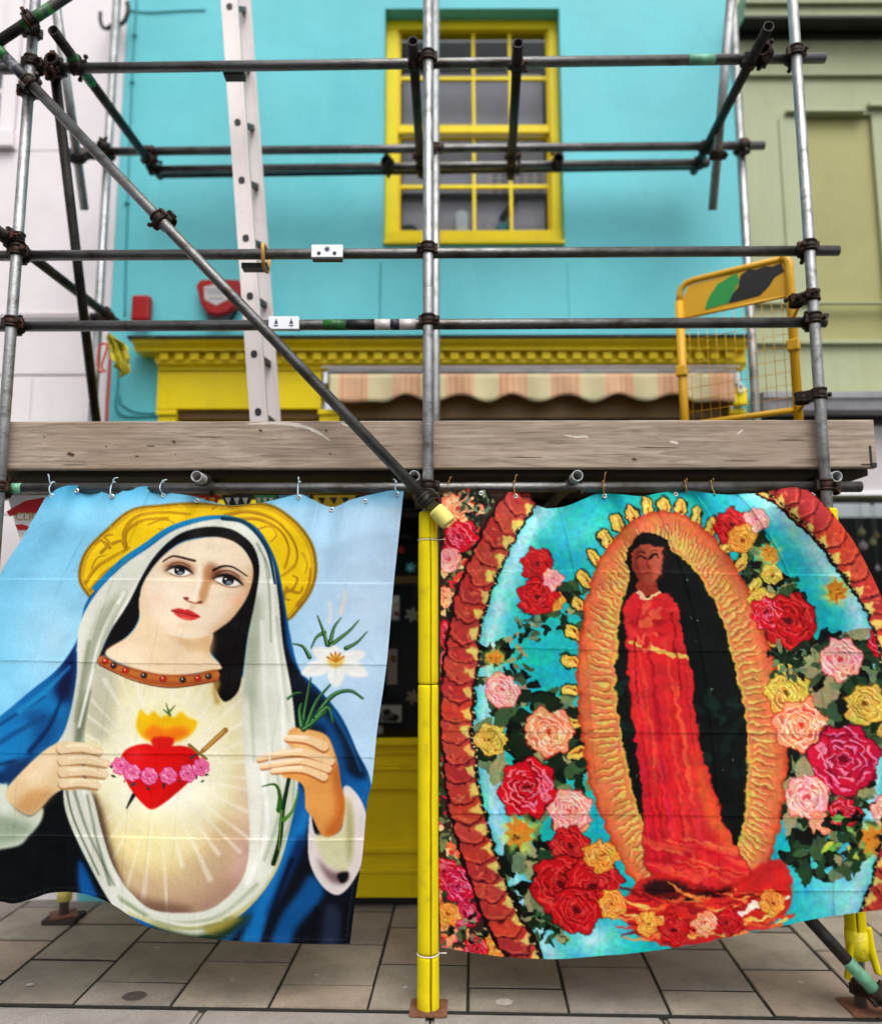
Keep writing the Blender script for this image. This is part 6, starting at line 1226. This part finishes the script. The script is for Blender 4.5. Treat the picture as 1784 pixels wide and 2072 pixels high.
    for x, y, r, c, sd in ((1120, 1215, 22, org, 20), (1160, 1660, 30, peach, 21), (1540, 1215, 26, yel, 22), (1560, 1160, 22, yel, 23), (1590, 1400, 46, yel, 24), (1750, 1425, 44, yel, 25), (990, 1495, 34, yel, 26), (1085, 1140, 32, dred, 27), (1085, 1205, 40, dred, 28), (1118, 1170, 22, pink, 29), (1480, 1062, 36, dred, 30), (1530, 1052, 26, pink, 31), (1500, 1090, 30, org, 32), (1595, 1255, 58, dred, 33), (1550, 1240, 34, red, 34), (1014, 1396, 36, pink, 35), (1110, 1482, 50, peach, 36), (1065, 1592, 60, red, 37), (1152, 1640, 44, pink, 38), (1618, 1468, 54, peach, 39), (1700, 1332, 44, pink, 40), (1706, 1536, 72, crim, 41), (1632, 1612, 46, pink, 42), (1706, 1645, 32, red, 43), (1660, 1665, 24, peach, 44), (1150, 1710, 40, dred, 45), (1135, 1790, 62, dred, 46), (1200, 1790, 58, dred, 47), (1165, 1840, 50, dred, 48), (1215, 1730, 34, org, 49), (1790, 1300, 34, red, 50), (1820, 1480, 46, yel, 51), (1800, 1640, 40, pink, 52), (1236, 1830, 30, org, 53), (1310, 1868, 26, org, 54), (1360, 1880, 30, dred, 55), (1470, 1868, 30, dred, 56), (1425, 1868, 26, peach, 57), (1560, 1826, 26, org, 58)):
        s.rose(x, y, r, *c, seed=sd)
    for x, y, r, sd in ((1690, 1195, 26, 1), (1555, 1120, 22, 2), (1048, 1685, 34, 3), (1765, 1700, 34, 4), (1000, 1330, 20, 5)): s.star(x, y, r, (216, 140, 52), (206, 220, 110), sd)
    s.leaves(1700, 1690, 50, 30, gm+[(120, 170, 90), (190, 200, 80)], 60); s.leaves(1590, 1340, 40, 26, gm, 61)
    # flowered edge left of the garland
    edge = [(a, b) for a, b in gl]; P = [(870, 970)]+[(x-4, y) for x, y in edge[::6]]+[(870, 1960)]
    s.poly(P, (60, 40, 30), 1, smooth=False); s.set_clip(P, 1, False)
    cs = [(222, 66, 54), (240, 150, 110), (238, 196, 140), (50, 70, 44), (120, 130, 90), (206, 30, 66), (20, 24, 16), (236, 120, 70), (232, 90, 120), (90, 100, 70)]
    for i in range(28): s.leaves(893+rs.rand()*60, 985+i*36, 42, 34, cs, 100+i)
    for x, y, r, c in ((925, 1030, 34, peach), (930, 1085, 34, red), (905, 1130, 26, pink), (900, 1210, 22, peach), (900, 1280, 24, red), (897, 1760, 26, red), (925, 1790, 34, crim), (940, 1850, 30, crim), (905, 1850, 26, org), (1000, 1915, 30, org), (960, 1920, 26, red)): s.rose(x, y, r, *c, seed=int(x+y))
    s.leaves(965, 1020, 34, 40, gm, 77); s.leaves(960, 1880, 30, 24, gm, 78)
    s.set_clip()
    PR = [(x+4, y) for x, y in gr[::6]]+[(1900, 1960), (1900, 970)]
    s.poly(PR, (150, 40, 30), 1, smooth=False); s.set_clip(PR, 1, False)
    for i in range(22): s.leaves(1700+rs.rand()*190, 985+i*44, 60, 30, cs, 200+i)
    s.set_clip()
    # the two garlands: overlapping petals with pale tips
    for P, sg in ((gl, 1), (gr, -1)):
        s.line(P[::3], 70, (30, 6, 8), 74, 2, smooth=False)
        s.line([(x+sg*29, y) for x, y in P[::3]], 3, (225, 225, 180), 3, 1.2, .0)
        seg = np.r_[0, np.cumsum(np.hypot(*np.diff(P, axis=0).T))]; n = int(seg[-1]/40)
        for i in range(n+1):
            d = seg[-1]*(1-i/n)
            x, y = np.interp(d, seg, P[:, 0]), np.interp(d, seg, P[:, 1]); x2, y2 = np.interp(min(d+4, seg[-1]), seg, P[:, 0]), np.interp(min(d+4, seg[-1]), seg, P[:, 1]); x1, y1 = np.interp(max(d-4, 0), seg, P[:, 0]), np.interp(max(d-4, 0), seg, P[:, 1])
            a = np.arctan2(y2-y1, x2-x1); c, sn = np.cos(a), np.sin(a); f = lambda u, v: (x+u*c-v*sn, y+u*sn+v*c)
            W = 29; col = [(176, 62, 54), (186, 70, 50), (166, 54, 54), (180, 74, 62)][rs.randint(4)]
            s.poly([f(-30, -W), f(-32, 0), f(-30, W), f(6, W+1), f(21, W*.3), f(24, -W*.2), f(8, -W-1)], (60, 8, 12), 1.2)
            s.poly([f(-30, -W+2), f(-32, 0), f(-30, W-2), f(5, W-1), f(18, W*.3), f(21, -W*.2), f(7, -W+1)], col, .8)
            s.leaves(*f(-2, 0), 20, 7, [(196, 84, 64), (150, 44, 42), (206, 100, 74), (172, 56, 54)], 300+i)
            s.line([f(0, W-3), f(14, W*.3), f(17, -W*.2), f(4, -W+4)], 2.5, (226, 110, 78), 1.5, 1.5, .7)
            s.poly([f(-16, -sg*W*.98), f(-9, -sg*W*.30), f(6, -sg*W*.66), f(12, -sg*W*1.02)], (222, 190, 104), 1, smooth=False) if i % 1 == 0 else None
    for P, sg in ((gl, 1), (gr, -1)):
        s.line([(x+sg*34, y+2) for x, y in P[::3]], 4, (14, 30, 20), 4, 1.2, .9, smooth=False)
        for i in range(0, len(P), 2): s.oval(P[i][0]+sg*34, P[i][1]+2, 1.5, 1.8, (226, 214, 150), 1)
    s.warp(15, 9); s.warp(6, 4.5); s.tint(.07, 9); s.tint(.06, 26); s.mottle(.12, 4); s.punch(.38)
    return s
# ================================================================ the two printed banners
def resample(pts, n):
    p = np.array(pts, float)
    q = spline(p, False, 8); d = np.r_[0, np.cumsum(np.hypot(*np.diff(q, axis=0).T))]; t = np.linspace(0, d[-1], n)
    return np.c_[np.interp(t, d, q[:, 0]), np.interp(t, d, q[:, 1])]
def rays(D):
    dx = (D[..., 0]-CX)/F_PX; dy = (CY-D[..., 1])/F_PX
    return np.array(FW)+dx[..., None]*np.array(RGT)+dy[..., None]*np.array(UPV)
def cloth(name, pic, top, bottom, left, right, depth, ns, ntt, creases_s, creases_t, seed):
    Tp, Bt, Lf, Rt = resample(top, ns), resample(bottom, ns), resample(left, ntt), resample(right, ntt)
    s = np.linspace(0, 1, ns)[None, :, None]; t = np.linspace(0, 1, ntt)[:, None, None]
    D = (1-t)*Tp[None]+t*Bt[None]+(1-s)*Lf[:, None]+s*Rt[:, None]-((1-s)*(1-t)*Tp[0]+s*(1-t)*Tp[-1]+(1-s)*t*Bt[0]+s*t*Bt[-1])
    # flat measurements of the hanging cloth -> folds in depth
    S, Tt = np.broadcast_to(s[..., 0], D.shape[:2]), np.broadcast_to(t[..., 0], D.shape[:2])
    Yv = depth(S, Tt, D)
    rs = np.random.RandomState(seed)
    for c in creases_s: w = .004+.002*rs.rand(); k = S-c-.0012*np.sin(Tt*9+c*20); Yv = Yv-(.0011+.0009*rs.rand())*np.exp(-np.abs(k)/w)*(.3+.7*np.clip(np.sin(Tt*7+c*31)+.6, 0, 1)) + .0016*np.where(np.abs(k) < .045, np.sign(k)*(1-np.abs(k)/.045), 0)*rs.choice([-1, 1])
    Tl = (D[..., 1]-990-.012*(D[..., 0]-450))/930
    for c in creases_t: w = .0035; k = Tl-c-.0016*np.sin(S*7+c*12); Yv = Yv-(.0010+.0008*rs.rand())*np.exp(-np.abs(k)/w)*(.3+.7*np.clip(np.sin(S*8+c*17)+.6, 0, 1)) + .0011*np.where(np.abs(k) < .04, np.sign(k)*(1-np.abs(k)/.04), 0)*rs.choice([-1, 1])
    nz = vnoise(D.shape[:2], 26, rs)-.5; nz2 = vnoise(D.shape[:2], 9, rs)-.5; Yv = Yv+.006*nz+.0012*nz2
    r = rays(D); Pw = np.array(CAM)+r*(Yv/r[..., 1])[..., None]
    # print colours
    x = np.clip((D[..., 0]-pic.x0)*pic.k-.5, 0, pic.w-1.001); y = np.clip((D[..., 1]-pic.y0)*pic.k-.5, 0, pic.h-1.001)
    xi, yi = x.astype(int), y.astype(int); fx, fy = (x-xi)[..., None], (y-yi)[..., None]; im = pic.im
    c = (im[yi, xi]*(1-fx)+im[yi, xi+1]*fx)*(1-fy)+(im[yi+1, xi]*(1-fx)+im[yi+1, xi+1]*fx)*fy
    hem = np.minimum(np.minimum(S*1.6, (1-S)*1.6), np.minimum(Tt*1.6, (1-Tt)*1.6)); st = (np.abs(hem-.018) < .0016) & ((np.floor((S+Tt)*260) % 3) > 0)
    c = np.where(st[..., None], c*.8+.13, c)
    c = np.clip(c, 0, 1); lc = np.where(c <= .04045, c/12.92, ((c+.055)/1.055)**2.4)*.9
    idx = np.arange(ns*ntt).reshape(ntt, ns); q = np.stack([idx[:-1, :-1], idx[1:, :-1], idx[1:, 1:], idx[:-1, 1:]], -1).reshape(-1, 4)
    me = bpy.data.meshes.new(name); me.vertices.add(ns*ntt); me.vertices.foreach_set('co', Pw.reshape(-1).astype(np.float32))
    me.loops.add(q.size); me.loops.foreach_set('vertex_index', q.reshape(-1).astype(np.int32)); me.polygons.add(len(q)); me.polygons.foreach_set('loop_start', np.arange(0, q.size, 4, dtype=np.int32)); me.polygons.foreach_set('loop_total', np.full(len(q), 4, np.int32)); me.polygons.foreach_set('use_smooth', np.ones(len(q), bool))
    me.update(calc_edges=True); at = me.color_attributes.new('print', 'FLOAT_COLOR', 'POINT'); at.data.foreach_set('color', np.concatenate([lc, np.ones(lc.shape[:2]+(1,))], -1).reshape(-1).astype(np.float32)); me.validate()
    me.materials.append(M['cloth']); o = bpy.data.objects.new(name, me); COL.objects.link(o)
    return o, D, Yv
def smooth(x, a, b): t = np.clip((x-a)/(b-a), 0, 1); return t*t*(3-2*t)
def near(D, px, py):                                    # depth of the cloth at a point
    return np.unravel_index(np.argmin((D[..., 0]-px)**2+(D[..., 1]-py)**2), D.shape[:2])
topL = [(92, 1006), (104, 995), (134, 983), (168, 983), (201, 994), (230, 1001), (255, 991), (293, 984), (315, 989), (331, 996), (386, 1003), (425, 1014), (463, 1022), (500, 1020), (530, 1017), (570, 1008), (606, 1000), (632, 1011), (672, 1026), (713, 1010), (780, 994), (817, 990)]
botL = [(-110, 1828), (-50, 1824), (0, 1825), (29, 1829), (70, 1818), (100, 1808), (145, 1806), (190, 1815), (235, 1835), (289, 1872), (340, 1886), (403, 1898), (470, 1904), (600, 1910), (708, 1911)]
lefL = [(92, 1006), (45, 1090), (0, 1162), (-60, 1300), (-105, 1500), (-118, 1700), (-110, 1828)]
rigL = [(817, 990), (797, 1176), (782, 1344), (763, 1478), (753, 1579), (743, 1622), (733, 1730), (720, 1814), (708, 1911)]
def depL(S, T, D):
    y = 3.55-.03*smooth(T, 0, .1)-.17*(1-S)*smooth(T, 0, 1)
    y = y+.016*np.sin(6.283*(3.1*S+.25*T)+.6)*smooth(T, .02, .35)*(.5+.5*T)+.016*np.sin(6.283*(6.3*S-.3*T)+2)*np.exp(-T*3.5)+.015*np.sin(6.283*(9*S)+1)*np.exp(-T*12)+.006*np.sin(6.283*(11*S+1.5*T))*smooth(T, .1, .5)*np.exp(-((S-.2)/.25)**2)
    return y-.02*np.exp(-((S-.05)/.04)**2)*T+.02*np.sin(6.283*(1.2*S+.9*T))*T
def eyelets(root, D, Yv, spots, ties, string, name_m):
    for px, py in spots:
        i = near(D, px, py); c = P(px, py, float(Yv[i])-.004); bm = bmesh.new()
        b_ = bmesh.new(); n = 18
        prof = [(.0042, .0), (.0055, -.0025), (.0085, -.0025), (.0105, 0)]
        rg_ = [[bm.verts.new((c.x+r*math.cos(k*6.28318/n), c.y+h, c.z+r*math.sin(k*6.28318/n))) for k in range(n)] for r, h in prof]
        for A_, B_ in zip(rg_, rg_[1:]):
            for k in range(n): bm.faces.new((A_[k], A_[(k+1) % n], B_[(k+1) % n], B_[k])).smooth = True
        bmesh.ops.recalc_face_normals(bm, faces=bm.faces[:]); e = finish('eyelet', bm, M['chrome'], root)
        bm = bmesh.new(); tube(bm, c+Vector((0, .0, 0)), c+Vector((0, .002, 0)), .0044, 12); finish('eyelet_hole', bm, M['black'], e)
    for px, py, tail in ties:
        i = near(D, px, py); y0 = float(Yv[i]); c = P(px, py, y0-.006); bm = bmesh.new(); a, b = along(a6, b6, px), None; zc_ = a.z; x = c.x
        lp = [c, Vector((x-.004, y0-.012, c.z+.012)), Vector((x-.008, YLg-TR-.008, zc_-.005)), Vector((x-.006, YLg-TR*.7-.004, zc_+TR*.8)), Vector((x-.003, YLg, zc_+TR+.004)), Vector((x, YLg+TR+.004, zc_)), Vector((x+.002, YLg+.004, zc_-TR-.004)), Vector((x+.001, y0+.006, c.z+.006)), c+Vector((0, .008, 0))]
        path_tube(bm, curve_pts(lp, 5), .0028, 7); s_ = Vector((x-.005, YLg-TR-.004, zc_+TR*.5))
        path_tube(bm, curve_pts([s_, s_+Vector((tail[0]*.3, -.01, tail[1]*.5)), s_+Vector((tail[0]*.4, -.012, tail[1]*.8)), s_+Vector((tail[0], -.01, tail[1]))], 5), .0024, 6); finish('tie', bm, M[string], root)
picL = picture_left()
bl_, DL, YLv = cloth('fabric_banner', picL, topL, botL, lefL, rigL, depL, 470, 480, [.17, .30, .36, .44, .50, .56, .63, .76, .88], [.2, .38, .58, .76], 7)
tag(bl_, 'left fabric banner printed with a veiled woman, a red heart and a lily', 'banner', 'printed fabric banners tied to the scaffold')
eyelets(bl_, DL, YLv, [(104, 1003), (155, 993), (226, 1004), (330, 1002), (398, 1013), (605, 1006), (671, 1031), (738, 1014), (803, 1000)], [(104, 1003, (-.01, .045)), (226, 1004, (.03, .03)), (330, 1002, (.03, .02)), (605, 1006, (.0, .03)), (803, 1000, (-.01, .02))], 'string', None)
topR = [(893, 984), (910, 987), (945, 988), (978, 991), (1012, 993), (1043, 997), (1069, 999), (1083, 1018), (1103, 1028), (1130, 1027), (1154, 1021), (1185, 1008), (1211, 999), (1254, 1000), (1297, 1004), (1330, 998), (1366, 993), (1390, 992), (1436, 998), (1476, 1001), (1504, 999), (1538, 997), (1590, 987), (1627, 986)]
botR = [(893, 1917), (940, 1926), (1011, 1936), (1070, 1940), (1135, 1941), (1223, 1934), (1276, 1930), (1394, 1914), (1480, 1896), (1571, 1877), (1660, 1858), (1784, 1841), (1860, 1834)]
lefR = [(893, 984), (892, 1150), (890, 1400), (888, 1650), (888, 1800), (893, 1917)]
rigR = [(1627, 986), (1650, 1004), (1675, 1028), (1703, 1063), (1731, 1102), (1760, 1158), (1784, 1210), (1815, 1300), (1840, 1420), (1858, 1560), (1866, 1700), (1860, 1834)]
def depR(S, T, D):
    y = 3.545-.03*smooth(T, 0, .1)-.10*smooth(S, .72, .97)*smooth(T, 0.0, .05)-.22*S*smooth(T, 0, 1)-.03*smooth(S, 0, .05)*0
    return y+.013*np.sin(6.283*(2.6*S-.2*T)+1)*smooth(T, .02, .4)+.018*np.sin(6.283*(5*S)+.5)*np.exp(-T*5)+.012*np.sin(6.283*(9*S)+1.5)*np.exp(-T*12)+.018*np.sin(6.283*(.9*S+.8*T)+2)*T
picR = picture_right()
br_, DR, YRv = cloth('fabric_banner', picR, topR, botR, lefR, rigR, depR, 490, 480, [.10, .21, .33, .46, .58, .70, .82], [.17, .34, .52, .70, .86], 9)
tag(br_, 'right fabric banner printed with a red gowned figure in an orange oval among roses', 'banner', 'printed fabric banners tied to the scaffold')
eyelets(br_, DR, YRv, [(910, 994), (973, 998), (1043, 1004), (1223, 1004), (1367, 1000)], [(910, 994, (.012, .03)), (1043, 1004, (.012, .04)), (1223, 1004, (.01, .05)), (1390, 998, (.0, .02)), (1446, 1003, (.004, .02))], 'string_brown', None)
